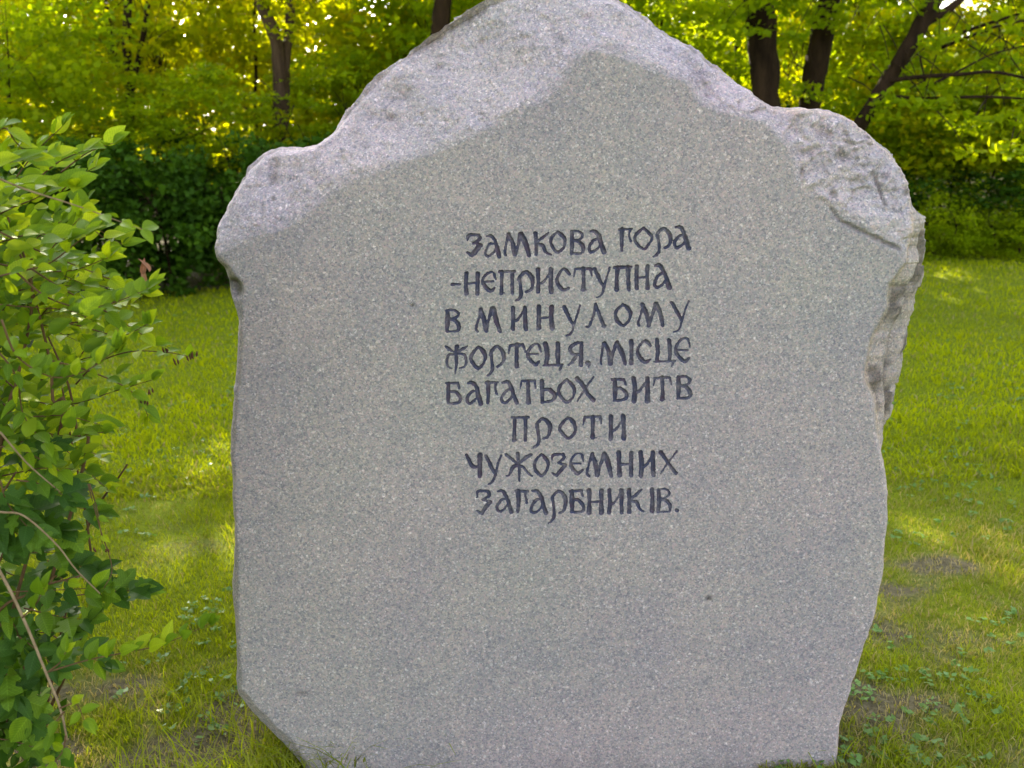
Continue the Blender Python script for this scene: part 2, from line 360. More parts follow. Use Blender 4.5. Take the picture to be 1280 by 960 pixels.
G_ = {
'З': [[(0,.3,.08),(.12,.06,.14),(.85,.04,.1)],[(.82,.06,.16),(.9,.22,.16),(.42,.42,.09)],[(.42,.4,.09),(1,.5,.16)],[(.95,.52,.2),(.55,.8,.2),(.35,.97,.14)],[(0,.85,.1),(.35,.98,.14)]],
'А': [[(.12,.06,.1),(.4,.05,.16),(.62,.25,.17),(.78,.6,.18),(.95,.97,.2)],[(.62,.38,.09),(.35,.44,.12),(.09,.68,.13),(.06,.88,.14),(.25,.97,.13),(.6,.8,.1),(.72,.62,.08)]],
'М': [[(.05,.98,.1),(.02,.85,.12),(.1,.45,.1),(.18,.06,.16)],[(.18,.06,.16),(.3,.4,.18),(.42,.95,.18)],[(.43,.95,.16),(.53,.5,.12),(.66,.05,.2)],[(.68,.05,.2),(.83,.5,.2),(.95,.97,.14)]],
'К': [[(.1,.06,.2),(.14,.5,.18),(.12,.97,.18)],[(.2,.4,.1),(.55,.22,.15),(.85,.02,.08)],[(.2,.52,.1),(.5,.58,.18),(.72,.85,.14),(.97,.97,.08)]],
'О': [[(.5,.02,.11),(.15,.28,.14),(.04,.52,.15),(.2,.78,.16),(.52,.97,.14),(.83,.75,.12),(.95,.45,.15),(.78,.2,.18),(.5,.02,.12)]],
'В': [[(.12,.05,.14),(.14,.5,.2),(.12,.97,.14)],[(.05,.05,.1),(.6,.03,.1),(.93,.18,.12),(.75,.36,.1),(.25,.42,.08)],[(.25,.46,.08),(.65,.48,.14),(.95,.7,.17),(.9,.93,.12),(.5,.98,.1),(.05,.97,.08)]],
'Г': [[(.0,.05,.14),(1,.03,.1)],[(.18,.05,.2),(.2,.5,.18),(.15,.97,.13)],[(.85,.05,.12),(.76,.25,.1),(.88,.55,.13)]],
'Р': [[(.04,.42,.12),(.12,.25,.13),(.5,.03,.14),(.88,.3,.19),(.95,.6,.16),(.8,.88,.12),(.52,.97,.11)],[(.08,.3,.14),(.16,.7,.13),(.18,1.1,.16),(.05,1.3,.12),(-.18,1.4,.08)]],
'Н': [[(.14,.04,.2),(.15,.5,.17),(.14,.97,.2)],[(.86,.04,.2),(.85,.5,.17),(.86,.97,.2)],[(.15,.53,.1),(.85,.49,.1)]],
'Є': [[(.98,.38,.08),(.88,.14,.13)],[(.88,.12,.12),(.72,.04,.09),(.35,.12,.12),(.08,.4,.14),(.12,.65,.17),(.45,.9,.18),(.65,.95,.16),(.9,.8,.1)],[(.12,.5,.09),(.8,.5,.1)]],
'П': [[(0,.04,.12),(1,.03,.12)],[(.18,.05,.2),(.17,.5,.16),(.17,.97,.2)],[(.84,.05,.2),(.84,.5,.16),(.85,.97,.18)],[(.05,.97,.06),(.3,.97,.06)]],
'И': [[(.14,.04,.2),(.16,.5,.18),(.14,.97,.2)],[(.86,.04,.2),(.86,.5,.18),(.88,.97,.2)],[(.2,.64,.12),(.45,.55,.12),(.8,.18,.1)]],
'С': [[(.95,.25,.12),(.75,.09,.16),(.5,.03,.12),(.12,.35,.13),(.1,.62,.16),(.4,.9,.18),(.65,.97,.14),(.9,.88,.1)]],
'Т': [[(0,.4,.06),(.1,.06,.12)],[(.1,.05,.12),(.9,.03,.12)],[(.9,.04,.14),(1,.36,.08)],[(.52,.05,.2),(.52,.5,.17),(.53,.97,.2)],[(.4,.98,.06),(.68,.98,.06)]],
'У': [[(.05,.04,.1),(.15,.09,.17),(.4,.42,.17),(.58,.62,.14)],[(.95,.02,.1),(.8,.3,.09),(.6,.68,.11),(.45,.9,.1),(.2,.98,.07)]],
'Л': [[(0,.97,.14),(.15,.93,.12),(.4,.4,.12),(.48,.03,.16)],[(.48,.03,.14),(.7,.5,.16),(.9,.95,.18)],[(.8,.97,.1),(1,.95,.1)]],
'Ф': [[(.0,.03,.1),(.12,.1,.18),(.38,.2,.1)],[(1,.0,.08),(.82,.1,.16),(.58,.2,.1)],[(.5,.02,.22),(.5,.25,.16),(.52,.6,.16),(.46,.98,.08)],[(.45,.3,.1),(.14,.32,.12),(.04,.55,.13),(.1,.73,.1),(.28,.78,.07)],[(.5,.3,.1),(.85,.3,.12),(.98,.55,.12),(.9,.72,.1),(.65,.78,.07)]],
'Ц': [[(.1,.04,.2),(.15,.5,.2),(.12,.93,.18)],[(.7,.03,.2),(.72,.5,.2),(.7,.9,.16)],[(0,.97,.1),(.95,.93,.11)],[(.92,.93,.12),(.84,1.15,.1)]],
'Я': [[(.95,.03,.12),(.5,.06,.14),(.1,.28,.17),(.3,.5,.14),(.85,.5,.1)],[(.88,.04,.16),(.85,.97,.2)],[(.55,.55,.14),(.25,.85,.14),(-.02,.97,.08)]],
',': [[(.25,.25,.2),(.6,.22,.2)],[(.75,.3,.14),(.65,.95,.07)]],
'І': [[(.5,.04,.2),(.55,.5,.17),(.5,.97,.2)]],
'Б': [[(.15,.05,.14),(.16,.5,.2),(.15,.95,.14)],[(.0,.05,.12),(.8,.04,.12)],[(.78,.05,.12),(.93,.28,.1)],[(.2,.45,.1),(.6,.45,.14),(.95,.68,.17),(.9,.9,.12),(.5,.97,.12),(.1,.97,.12)]],
'Ь': [[(.12,.05,.2),(.12,.97,.18)],[(.15,.42,.12),(.6,.42,.16),(.94,.7,.18),(.7,.93,.13),(.1,.97,.1)]],
'Х': [[(.08,.06,.18),(.3,.3,.17),(.6,.62,.16),(.93,.95,.18)],[(.95,.0,.08),(.5,.5,.1),(.08,.98,.07)]],
'Ч': [[(.03,.05,.14),(.3,.45,.17),(.5,.58,.14),(.8,.55,.1)],[(.85,.05,.2),(.85,.97,.18)]],
'Ж': [[(0,.03,.1),(.12,.08,.13),(.4,.33,.12)],[(.95,.04,.12),(.75,.15,.16),(.5,.36,.12)],[(.48,.03,.2),(.5,.5,.14),(.5,1,.1)],[(.5,.42,.1),(.3,.5,.17),(.15,.78,.12),(.03,.83,.09)],[(.5,.42,.1),(.7,.5,.12),(.85,.72,.12),(1,.83,.08)]],
'-': [[(.05,.5,.13),(.95,.45,.11)]], '.': [[(.35,.45,.17),(.6,.5,.16)]]}
TXT = [
('З',584,601,292.5,320),('А',605.6,625.6,293.5,321),('М',629.8,662.5,291.5,320),('К',667,689,290,319),('О',687.5,707.5,289,316),('В',712.5,729.4,288,317.5),('А',735,756.3,287.5,316),('Г',774.4,790,285.6,314.4),('О',793,815.6,284.4,312.5),('Р',820.6,839.4,284.7,310.6),('А',842,862.5,282.3,311),
('-',564,575.5,352,359),('Н',580,600,340.6,367.5),('Є',602.5,620,339,365),('П',623.8,643.8,338.5,367),('Р',648,667,338.8,365),('И',669.4,692,336,365.6),('С',695,712.5,336,363),('Т',717,740,334.8,363),('У',741,763.8,333.8,372.5),('П',767.5,788.8,333,362.5),('Н',793,812.5,332,361),('А',817,837,330.6,360),
('В',557,574.4,386.5,415),('М',595,626,384.4,415),('И',637.5,659.4,383.5,412),('Н',671,692.5,382.5,411),('У',703,725.5,381,420.6),('Л',733.8,757,379.4,409.4),('О',768,789.4,379.8,407.5),('М',797.5,830.6,378.8,408),('У',837.5,862,376.3,415.6),
('Ф',557.5,583.8,432,468.8),('О',588,608,432.5,461),('Р',612,630.6,432,459),('Т',635.6,656,430,459.4),('Є',658.8,676,428.8,457),('Ц',680,704.4,428.5,458),('Я',711,728.8,427.5,457),(',',732,738.5,452,459.4),('М',749.4,782.5,427,456),('І',785,793,425.6,454.4),('С',796,814.4,425.6,453),('Ц',818,844.4,424,453),('Є',843.8,863,421,453.8),
('Б',558,575.6,477.5,505),('А',583,602.5,477,505),('Г',607.5,622.5,477,503.8),('А',626,647,476.5,503.8),('Т',650,670,475,503.8),('Ь',675.6,695,475,503),('О',697.5,719.4,474,503),('Х',720,743.8,471,502),('Б',765.6,783.8,472.8,501),('И',789.4,812,472,502),('Т',816,839.4,471,500),('В',845.6,863.8,470,498.8),
('П',639.4,660,521,551),('Р',670,688.8,522.5,549.4),('О',699.4,720.6,521,548.8),('Т',728.8,752,519.8,548),('И',760.6,782.5,519,549.4),
('Ч',583,603,567.5,595.6),('У',606,627,568,606),('Ж',632,665,567,601),('О',667,686,567,596),('З',690,707,566.5,595.6),('Є',712,729.4,566,593),('М',733.8,765.6,565.6,595.6),('Н',771,792,564.8,595),('И',798,819.4,564.4,595),('Х',823.8,847,563.8,593),
('З',596,613,612.5,642.5),('А',620,640,612.5,640.6),('Г',645,660,612.8,640.6),('А',663,683.8,612.5,642),('Р',689,708,613,642),('Б',712.5,730,612.5,641),('Н',733.8,755,612,641),('И',758.8,780,612,641),('К',783.8,806,611,640.6),('І',811,819,610.6,639),('В',821,838,610.6,640.6),('.',843.5,849.5,635,641)]

def facets(x, y, sc, seed):                  # broken stone: small planes, each tilted its own way
    X_, Y_ = x / sc, y / sc; ix, iy = np.floor(X_), np.floor(Y_); best = np.full(x.shape, 1e9); val = np.zeros_like(x); z0 = 0 * ix
    for a in (-1, 0, 1):
        for b in (-1, 0, 1):
            jx, jy = ix + a, iy + b; cx = jx + h32(jx, jy, z0, seed); cy = jy + h32(jx, jy, z0, seed + 1)
            d = (X_ - cx) ** 2 + (Y_ - cy) ** 2 * 1.6; m_ = d < best
            v_ = (X_ - cx) * (h32(jx, jy, z0, seed + 2) - .5) * 2 + (Y_ - cy) * (h32(jx, jy, z0, seed + 3) - .5) * 2 + (h32(jx, jy, z0, seed + 4) - .5) * .5
            best = np.where(m_, d, best); val = np.where(m_, v_, val)
    return val
def build_stone():
    cg = 2.2; fg = .85
    def axis(a, b, f0, f1):
        return np.concatenate([np.arange(a, f0, cg), np.arange(f0, f1, fg), np.arange(f1, b, cg)])
    gx = axis(256, 1162, 553, 868); gy = axis(-30, 1056, 276, 657)
    X, Y = np.meshgrid(gx, gy)
    ins = inside(X, Y, OUTR)
    # letters
    S = np.full(X.shape, 99.0); Lb = np.full(X.shape, -1)
    for k, (ch, x0, x1, y0, y1) in enumerate(TXT):
        jx = (gx > x0 - 12) & (gx < x1 + 8); jy = (gy > y0 - 6) & (gy < y1 + (18 if ch in 'РЦ' else 8))
        a0, a1 = np.where(jx)[0][[0, -1]]; b0, b1 = np.where(jy)[0][[0, -1]]
        sx = X[b0:b1, a0:a1]; sy = Y[b0:b1, a0:a1]; sd = np.full(sx.shape, 99.0)
        rr = random.Random(k); jit = lambda s: (rr.random() - .5) * s
        wk = 29 * (1.06 + jit(.2))
        for st in G_[ch]:
            P = catmull([(x0 + (x1 - x0) * (a + jit(.06)), y0 + (y1 - y0) * (b + jit(.03)), c * wk * (1 + jit(.2))) for a, b, c in st], 5)
            for p, q in zip(P[:-1], P[1:]):
                dx, dy = q[0] - p[0], q[1] - p[1]
                t_ = np.clip(((sx - p[0]) * dx + (sy - p[1]) * dy) / (dx * dx + dy * dy + 1e-9), 0, 1)
                d = np.hypot(sx - p[0] - t_ * dx, sy - p[1] - t_ * dy) - (p[2] + (q[2] - p[2]) * t_) * .5
                sd = np.minimum(sd, d)
        sd = sd + .45 * vnoise(sx * .45, sy * .45, 0, 77)
        cur = S[b0:b1, a0:a1]; m_ = sd < cur; cur[m_] = sd[m_]; Lb[b0:b1, a0:a1][m_] = k
    # cells
    quad_in = ins[:-1, :-1] & ins[1:, :-1] & ins[:-1, 1:] & ins[1:, 1:]
    near = np.abs(S) < .6 * fg
    gyS, gxS = np.gradient(S, gy, gx); gl = gxS ** 2 + gyS ** 2 + 1e-6
    near &= (gl > .3)
    lim = .48 * fg
    Xs = X - np.where(near, np.clip(S * gxS / gl, -lim, lim), 0); Ys = Y - np.where(near, np.clip(S * gyS / gl, -lim, lim), 0)
    Sc = .25 * (S[:-1, :-1] + S[1:, :-1] + S[:-1, 1:] + S[1:, 1:])
    qlab = np.where(Sc < 0, Lb[:-1, :-1], -1)
    # project the rim onto the outline
    used = np.zeros(X.shape, bool)
    for a in (slice(None, -1), slice(1, None)):
        for b in (slice(None, -1), slice(1, None)): used[a, b] |= quad_in
    cnt = np.zeros(X.shape, int)
    for a in (slice(None, -1), slice(1, None)):
        for b in (slice(None, -1), slice(1, None)): cnt[a, b] += quad_in
    rim = used & (cnt < 4)
    dr, qx, qy = seg_dist(Xs[rim], Ys[rim], OUTR); Xs[rim] = qx; Ys[rim] = qy
    x = Xs[used]; y = Ys[used]
    dO, _, _ = seg_dist(x, y, OUTR)
    dF, _, _ = seg_dist(x, y, FACER); dF = np.where(inside(x, y, FACER), 0, dF)
    PX = .00186                                # metres per photograph pixel at the stone
    # ---- depth behind the sawn face, metres
    upper = smooth(340, 300, y)
    knob = smooth(985, 1010, x) * smooth(320, 290, y)
    slope = .50 + .22 * fbm(x * .012, y * .012, 0, 2, 21)
    slope = np.where(y > 330, .9, slope) * (1 - .55 * knob)
    slope = slope + .35 * smooth(760, 880, x) * (1 - knob) * upper
    flat = np.exp(-((x - 1095) / 40) ** 2 - ((y - 283) / 24) ** 2)
    slope = slope * (1 - .75 * flat)
    dep = dF * slope * PX
    dep += smooth(0, 10, dF) * .0022
    rg = smooth(0, 14, dF)                      # how broken the surface is
    big = fbm(x * .022, y * .022, 0, 4, 31); mid = fbm(x * .07, y * .07, 0, 4, 32, .6); ridg = np.abs(fbm(x * .035 + y * .02, y * .05, 0, 3, 33))
    up2 = np.maximum(upper, .3)
    dep += rg * up2 * (1 - .7 * flat) * (.013 * big + .0045 * mid + .006 * (np.abs(fbm(x * .12, y * .12, 0, 3, 38)) - .2) + .008 * (ridg - .2) * (0.5 + knob + smooth(820, 900, x)))
    wx = x + 4 * vnoise(x * .08, y * .08, 0, 51); wy = y + 4 * vnoise(x * .08, y * .08, 0, 52); rw = .4 + .6 * np.maximum(knob, smooth(820, 900, x))
    dep += rg * np.maximum(upper, .15) * rw * (1 - .75 * flat) * (.010 * facets(wx, wy, 44, 200) + .0045 * facets(wx, wy, 17, 210) + .0022 * facets(wx, wy, 7, 220))
    dep += .0011 * fbm(x * .012, y * .012, 0, 3, 34) + .0003 * fbm(x * .25, y * .25, 0, 2, 35)
    e = np.clip(7 - dO, 0, 7) / 7; dep += .011 * e * e * e + e * .003 * np.abs(mid)
    dirt_shade = np.zeros_like(x); tan = np.zeros_like(x)
    def dent(cx, cy, rx, ry, d, dk=0.0, p=1.0):
        nonlocal dep, dirt_shade
        g = np.exp(-(((x - cx) / rx) ** 2 + ((y - cy) / ry) ** 2) ** p); dep = dep + g * d; dirt_shade = np.maximum(dirt_shade, g * dk)
    def crack(pts, wd, d, dk):
        nonlocal dep, dirt_shade
        q, _, _ = seg_dist(x + 1.5 * vnoise(x * .2, y * .2, 0, 9), y + 1.5 * vnoise(x * .2, y * .2, 0, 8), pts, False); g = np.exp(-(q / wd) ** 2); dep = dep + g * d; dirt_shade = np.maximum(dirt_shade, g * dk)
    dent(293, 362, 9, 11, .026, .35, 2); dent(288, 352, 7, 4, .010, .7); dent(275, 335, 6, 9, .012, .2)
    crack([(1040, 262), (1052, 277), (1075, 288), (1100, 300), (1126, 312)], 3.0, .007, .6)
    crack([(1102, 222), (1106, 240), (1110, 256)], 2.5, .007, .75)
    dent(1036, 165, 12, 7, .012, .5); dent(1062, 196, 17, 8, .010, .5); dent(1030, 205, 14, 8, .008, .35); dent(1010, 192, 16, 6, .006, .3); dent(1085, 170, 9, 6, .007, .25)
    dent(332, 222, 6, 10, .006, .6); dent(337, 248, 3, 3, .004, .8); dent(330, 205, 9, 6, .006, .3)
    dent(482, 143, 6, 5, .007, .65); dent(545, 75, 9, 5, .006, .4); dent(455, 140, 12, 9, .006, .2); dent(500, 115, 14, 10, .005, .15)
    dent(545, 60, 8, 4, .006, .4); dent(880, 88, 14, 7, .007, .4); dent(868, 72, 10, 8, .006, .25); dent(733, 14, 9, 5, .004, .3)
    dent(886, 749, 3.4, 3.0, .006, .95); dent(515, 382, 2.2, 2.2, .004, .85); dent(378, 866, 8, 2.2, .0008, .6); dent(888, 112, 13, 9, .006, .2)
    dirt_shade = np.maximum(dirt_shade, rg * upper * .55 * smooth(.15, .6, fbm(x * .05, y * .05, 0, 4, 61, .6)) * (.35 + .65 * smooth(800, 900, x)))
    dirt_shade = np.maximum(dirt_shade, .45 * smooth(900, 1050, y) * smooth(.0, .6, fbm(x * .02, y * .02, 0, 3, 62) + .2))
    dirt_shade = np.maximum(dirt_shade, .8 * smooth(960, 1010, y))
    tan = smooth(9, 0, dO) * smooth(930, 1000, x) * .9
    split_sky = np.clip(smooth(-1, 20, dF + 5 * fbm(x * .06, y * .06, 0, 3, 71)) * (upper + .15) * (dF > 0), 0, 1) * (1 - .25 * dirt_shade)
    split_sky = np.maximum(split_sky, .7 * smooth(11, 3, dO + 3 * mid) * smooth(960, 1040, x) * smooth(540, 570, y))
    split_sky = np.where(x > 930, np.maximum(split_sky, .55 * smooth(22, 6, dO) * smooth(330, 300, y)), split_sky)
    Su = S[used]; gr = np.clip(-Su, 0, 3.2); dep = dep + np.where(Su < 0, gr * PX * 1.25, 0)
    un, vn = face_uv(x, y)
    P = O0 + un[:, None] * UU + vn[:, None] * VV - dep[:, None] * NN
    idx = np.full(X.shape, -1); idx[used] = np.arange(used.sum())
    Q = np.stack([idx[1:, :-1], idx[1:, 1:], idx[:-1, 1:], idx[:-1, :-1]], -1)
    root = Vector((0.03, 2.38, 0))
    # sides: walk the rim loop
    qa = Q[quad_in]; ql = qlab[quad_in]
    E = {}
    for a, b in ((0, 1), (1, 2), (2, 3), (3, 0)):
        s, e2 = qa[:, a], qa[:, b]
        k1 = np.minimum(s, e2).astype(np.int64) * 10000000 + np.maximum(s, e2)
        E[a] = (k1, s, e2)
    K = np.concatenate([E[k][0] for k in E]); S1 = np.concatenate([E[k][1] for k in E]); S2 = np.concatenate([E[k][2] for k in E])
    uq, inv, ct = np.unique(K, return_inverse=True, return_counts=True)
    be = ct[inv] == 1; nxt = {}
    for s, e2 in zip(S1[be].tolist(), S2[be].tolist()): nxt.setdefault(s, []).append(e2)
    bestl = []
    seen = set()
    for s0 in list(nxt):
        if s0 in seen: continue
        loop = [s0]; seen.add(s0); c = nxt[s0][0]
        while c != s0 and c not in seen:
            loop.append(c); seen.add(c); c = nxt[c][0]
        if len(loop) > len(bestl): bestl = loop
    L = np.array(bestl); n = len(L)
    lu, lv, lx, ly, ld = un[L], vn[L], x[L], y[L], dep[L]
    ks = 14
    def circ(a):
        return sum(np.roll(a, k) for k in range(-ks, ks + 1)) / (2 * ks + 1)
    tu = np.roll(circ(lu), -3) - np.roll(circ(lu), 3); tv = np.roll(circ(lv), -3) - np.roll(circ(lv), 3)
    tl = np.hypot(tu, tv) + 1e-9; nu, nv = tv / tl, -tu / tl       # outward for this winding (checked below)
    cu, cv = lu.mean(), lv.mean()
    if ((lu - cu) * nu + (lv - cv) * nv).mean() < 0: nu, nv = -nu, -nv
    DM = .13
    oy = np.array([p[0] for p in OUTER], float); ox = np.array([p[1] for p in OUTER], float)
    tgt = np.interp(ly, oy, ox)
    uo, vo = face_uv(tgt, ly, DM)
    right = (lx > 1040) & (ly > 240) & (ly < 575)
    du = np.where(right, uo - lu, .012); 
    wgt = circ(right.astype(float)) * right
    dus = np.where(right, du, .012)
    rings = [L]; allP = [P]; base = len(P); quads = []; extra = []
    ex_split_sky, ex_tan, ex_dirt_shade = [], [], []
    prof = np.concatenate([np.linspace(.06, 1, 18), np.linspace(1.08, 2.9, 16)])
    for j, tt in enumerate(prof):
        depth = ld * (1 - min(tt, 1)) + DM * tt if tt <= 1 else DM * tt
        depth = np.zeros(n) + depth
        if tt <= 1:
            # the right flank flares out with two ledges and a dark cleft between
            fl = tt ** .62
            led = .55 * smooth(.0, .28, np.array(tt)) + .45 * smooth(.5, .92, np.array(tt))
            fr = np.where(right, .35 * fl + .65 * led, math.sin(tt * math.pi / 2))
        else:
            fr = np.where(right, 1 - .30 * ((tt - 1) / 1.9) ** 1.5, 1.0 - 5 * ((tt - 1) / 1.9) ** 2.0)
        wr = np.where(lx > 1040, smooth(236, 275, ly) * smooth(580, 545, ly), 0); off = np.where(lx > 1040, wr * (uo - lu) * fr + (1 - wr) * .012 * math.sin(min(tt, 1) * math.pi / 2), dus * fr)
        px_, py_ = lu * 1, lv * 1
        nr3 = fbm(lu * 9, lv * 9, depth * 14, 4, 90, .55) ; nf = np.abs(fbm(lu * 22, lv * 9, depth * 30, 3, 95))
        amp = min(1, tt * 1.6)
        off = off + amp * (.010 * nr3 - .012 * nf) * np.where(right, .9, .8)
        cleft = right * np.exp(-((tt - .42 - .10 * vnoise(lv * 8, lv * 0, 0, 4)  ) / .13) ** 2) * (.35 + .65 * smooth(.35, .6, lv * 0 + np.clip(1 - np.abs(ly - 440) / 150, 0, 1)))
        off = off - .062 * cleft * wr + amp * (.012 * facets(lv, depth * 1.3, .07, 230) + .006 * facets(lv, depth, .03, 240)) * np.where(lx > 900, 1, .5)
        a = np.where(right, 1.0, nu); b = np.where(right, 0.0, nv)
        uu = lu + a * off; vv = lv + b * off
        if tt > 2.3:
            s = 1 - .10 * (tt - 2.3) ** 2; uu = cu + (uu - cu) * s; vv = cv + (vv - cv) * s
        pp = O0 + uu[:, None] * UU + vv[:, None] * VV - (depth + amp * .006 * vnoise(lu * 12, lv * 12, depth * 20, 5))[:, None] * NN
        allP.append(pp); rings.append(base + np.arange(n)); base += n
        ex_split_sky.append(np.where(right, .15, .6) + 0 * lu); ex_tan.append(np.where(lx > 900, .45, .15) * np.ones(n))
        ex_dirt_shade.append(np.clip(cleft * 1.5 + np.where(right, .8, .45) * smooth(.12, .42, nf + .3 * nr3 + .12 * vnoise(lu * 60, lv * 14, depth * 60, 8)) + .7 * smooth(.12, .0, lv), 0, 1))  # cleft term paints shade into the recess
    for r0, r1 in zip(rings[:-1], rings[1:]):
        quads.append(np.stack([r0, r1, np.roll(r1, -1), np.roll(r0, -1)], 1))
    # rough back: close with shrinking rings
    last = allP[-1]; c0 = last.mean(0)
    for k, s in enumerate((.85, .6, .35, .12, .01)):
        pp = c0 + (last - c0) * s - NN * (.03 * (1 - s) + .012 * fbm(lu * 6 * s, lv * 6 * s, k, 3, 99)[:, None])
        allP.append(pp); r1 = base + np.arange(n); base += n; r0 = rings[-1]; rings.append(r1)
        quads.append(np.stack([r0, r1, np.roll(r1, -1), np.roll(r0, -1)], 1)); ex_split_sky.append(np.full(n, .6)); ex_tan.append(np.full(n, .3)); ex_dirt_shade.append(np.full(n, .3))
    VA = np.concatenate(allP); sp = np.concatenate([split_sky] + ex_split_sky); tn = np.concatenate([tan] + ex_tan); dt = np.concatenate([dirt_shade] + ex_dirt_shade)
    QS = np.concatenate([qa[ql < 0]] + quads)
    m = mesh_np('memorial_stone', VA - np.array(root), QS, True, {'split_sky': sp, 'tan': tn, 'dirt_shade': dt})
    st = link('memorial_stone', m, M['granite']); st.location = root
    tag(st, 'large upright grey granite boulder with a flat face carved with eight lines of text', 'memorial stone')
    # each carved letter keeps its own faces of the groove
    for k, tx in enumerate(TXT):
        fq = qa[ql == k]
        if not len(fq): continue
        ids, iv = np.unique(fq, return_inverse=True); iv = iv.reshape(fq.shape)
        c = P[ids].mean(0)
        lm = mesh_np('letter', P[ids] - c, iv, True, {'split_sky': split_sky[ids], 'tan': tan[ids], 'dirt_shade': dirt_shade[ids], 'groove': np.clip(gr[ids] / 2.6, 0, 1)})
        lo = link('letter' if tx[0] not in '-,.' else 'punctuation_mark', lm, M['letter'], st); lo.location = Vector(c) - root
    return st, root
stone, stone_root = build_stone()

# ------------------------------------------------------------------ leaf meshes for whole crowns
def leaf_cloud(centres, radii, per, size, flat=.85, seed=0, squash=.6, rndbias=None):
    """many small bent leaves (4 triangles' worth of blade each) strewn in sprays round the given centres"""
    rg = np.random.default_rng(seed); C = np.repeat(np.asarray(centres), per, 0); RR = np.repeat(np.asarray(radii), per)
    n = len(C); d = rg.normal(size=(n, 3)); d /= np.linalg.norm(d, axis=1)[:, None] + 1e-9
    r = RR * rg.random(n) ** .55
    P = C + d * r[:, None] * np.array((1, 1, squash))
    nrm = rg.normal(size=(n, 3)) * flat + np.array((0, 0, 1.0)); nrm /= np.linalg.norm(nrm, axis=1)[:, None]
    t = rg.normal(size=(n, 3)); t -= nrm * (t * nrm).sum(1)[:, None]; t /= np.linalg.norm(t, axis=1)[:, None]
    b = np.cross(nrm, t); s = size * (.6 + .8 * rg.random(n))[:, None]
    v = np.stack([P - t * s * .5, P - t * s * .05 + b * s * .36 - nrm * s * .1, P + t * s * .55 - nrm * s * .1, P - t * s * .05 - b * s * .36 - nrm * s * .1], 1).reshape(-1, 3)
    q = (np.arange(n)[:, None] * 4 + np.arange(4)[None])
    clump = np.repeat(rg.random(len(centres)), per)
    rnd = np.clip(.5 * clump + .5 * rg.random(n), 0, 1)
    return v, q, np.repeat(rnd, 4)
def crown_mesh(name, seed, rx, rz, nclump, per, size, cl=.5, squash=.5, hollow=.35):
    rg = np.random.default_rng(seed); d = rg.normal(size=(nclump, 3)); d /= np.linalg.norm(d, axis=1)[:, None]
    r = hollow + (1 - hollow) * rg.random(nclump) ** .6
    lump = 1 + .3 * fbm(d[:, 0] * 1.6, d[:, 1] * 1.6, d[:, 2] * 1.6, 2, seed)
    C = d * (r * lump)[:, None] * np.array((rx, rx, rz))
    v, q, a = leaf_cloud(C, cl * (.6 + .8 * rg.random(nclump)), per, size, seed=seed + 5, squash=squash)
    return mesh_np(name, v, q, False, {'rnd': a}), C
CR = {}
def crown_set(key, mat, variants, **kw):
    CR[key] = []
    for s in range(variants):
        m, C = crown_mesh(key + '_crown', 100 * len(CR) + s, **kw); m.materials.append(M[mat]); CR[key].append((m, C))
crown_set('tree', 'leaf_mid', 2, rx=2.3, rz=2.0, nclump=120, per=62, size=.12, cl=.6, squash=.35)
crown_set('sapling', 'leaf_far', 3, rx=1.35, rz=1.6, nclump=95, per=56, size=.095, cl=.42, squash=.4)
crown_set('greensap', 'leaf_mid', 2, rx=1.3, rz=1.3, nclump=100, per=58, size=.085, cl=.42, squash=.4)
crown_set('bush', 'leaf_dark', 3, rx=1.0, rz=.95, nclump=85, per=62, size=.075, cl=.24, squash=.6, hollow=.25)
crown_set('greenbush', 'leaf_mid', 2, rx=1.0, rz=.9, nclump=110, per=60, size=.065, cl=.30, squash=.6)

def limbs(g, base, top, C, sc, rnd, n, r):      # limbs from the trunk out to the clumps of the crown
    for k in range(n):
        c = Vector(C[rnd.randrange(len(C))]); tgt = top + Vector((c.x * sc[0], c.y * sc[0], c.z * sc[1]))
        s = base.lerp(top, .35 + .6 * rnd.random()) 
        mid_ = s.lerp(tgt, .5) + Vector((rnd.uniform(-.1, .1), rnd.uniform(-.1, .1), .12))
        tubec(g, [s, mid_, tgt], r * rnd.uniform(.5, 1), r * .15, 5, 3)
def plant(name, key, var, pos, zc, sc, label, cat, group=None, stems=3, rs=.03, seed=0, mat='bark', nl=10):
    """bush or sapling: several stems and one crown"""
    rnd = random.Random(seed); pos = Vector(pos); z0 = float(height(np.array([pos.x]), np.array([pos.y]))[0])
    pos.z = z0
    o = empty(name, pos, label, cat, group)
    m, C = CR[key][var % len(CR[key])]
    cr = link('crown', m, None, o); cr.location = (0, 0, zc); cr.scale = (sc[0], sc[0], sc[1]); cr.rotation_euler = (0, 0, rnd.random() * 6.28)
    g = Geo()
    for s in range(stems):
        a = rnd.random() * 6.28; b = Vector((.12 * math.cos(a), .12 * math.sin(a), -.05)); t_ = Vector((.5 * sc[0] * math.cos(a), .5 * sc[0] * math.sin(a), zc + .3 * sc[1])) * (1 if stems > 1 else 1)
        if stems == 1: t_ = Vector((rnd.uniform(-.15, .15), rnd.uniform(-.15, .15), zc)); b = Vector((0, 0, -.05))
        mm = b.lerp(t_, .5) + Vector((rnd.uniform(-.08, .08), rnd.uniform(-.08, .08), .1))
        tubec(g, [b, mm, t_], rs, rs * .35, 6, 4, .15, seed + s)
        limbs(g, mm, t_, C, sc, rnd, nl // stems + 1, rs * .4)
    link('trunk' if stems == 1 else 'stems', g.mesh('stems'), M[mat], o)
    return o
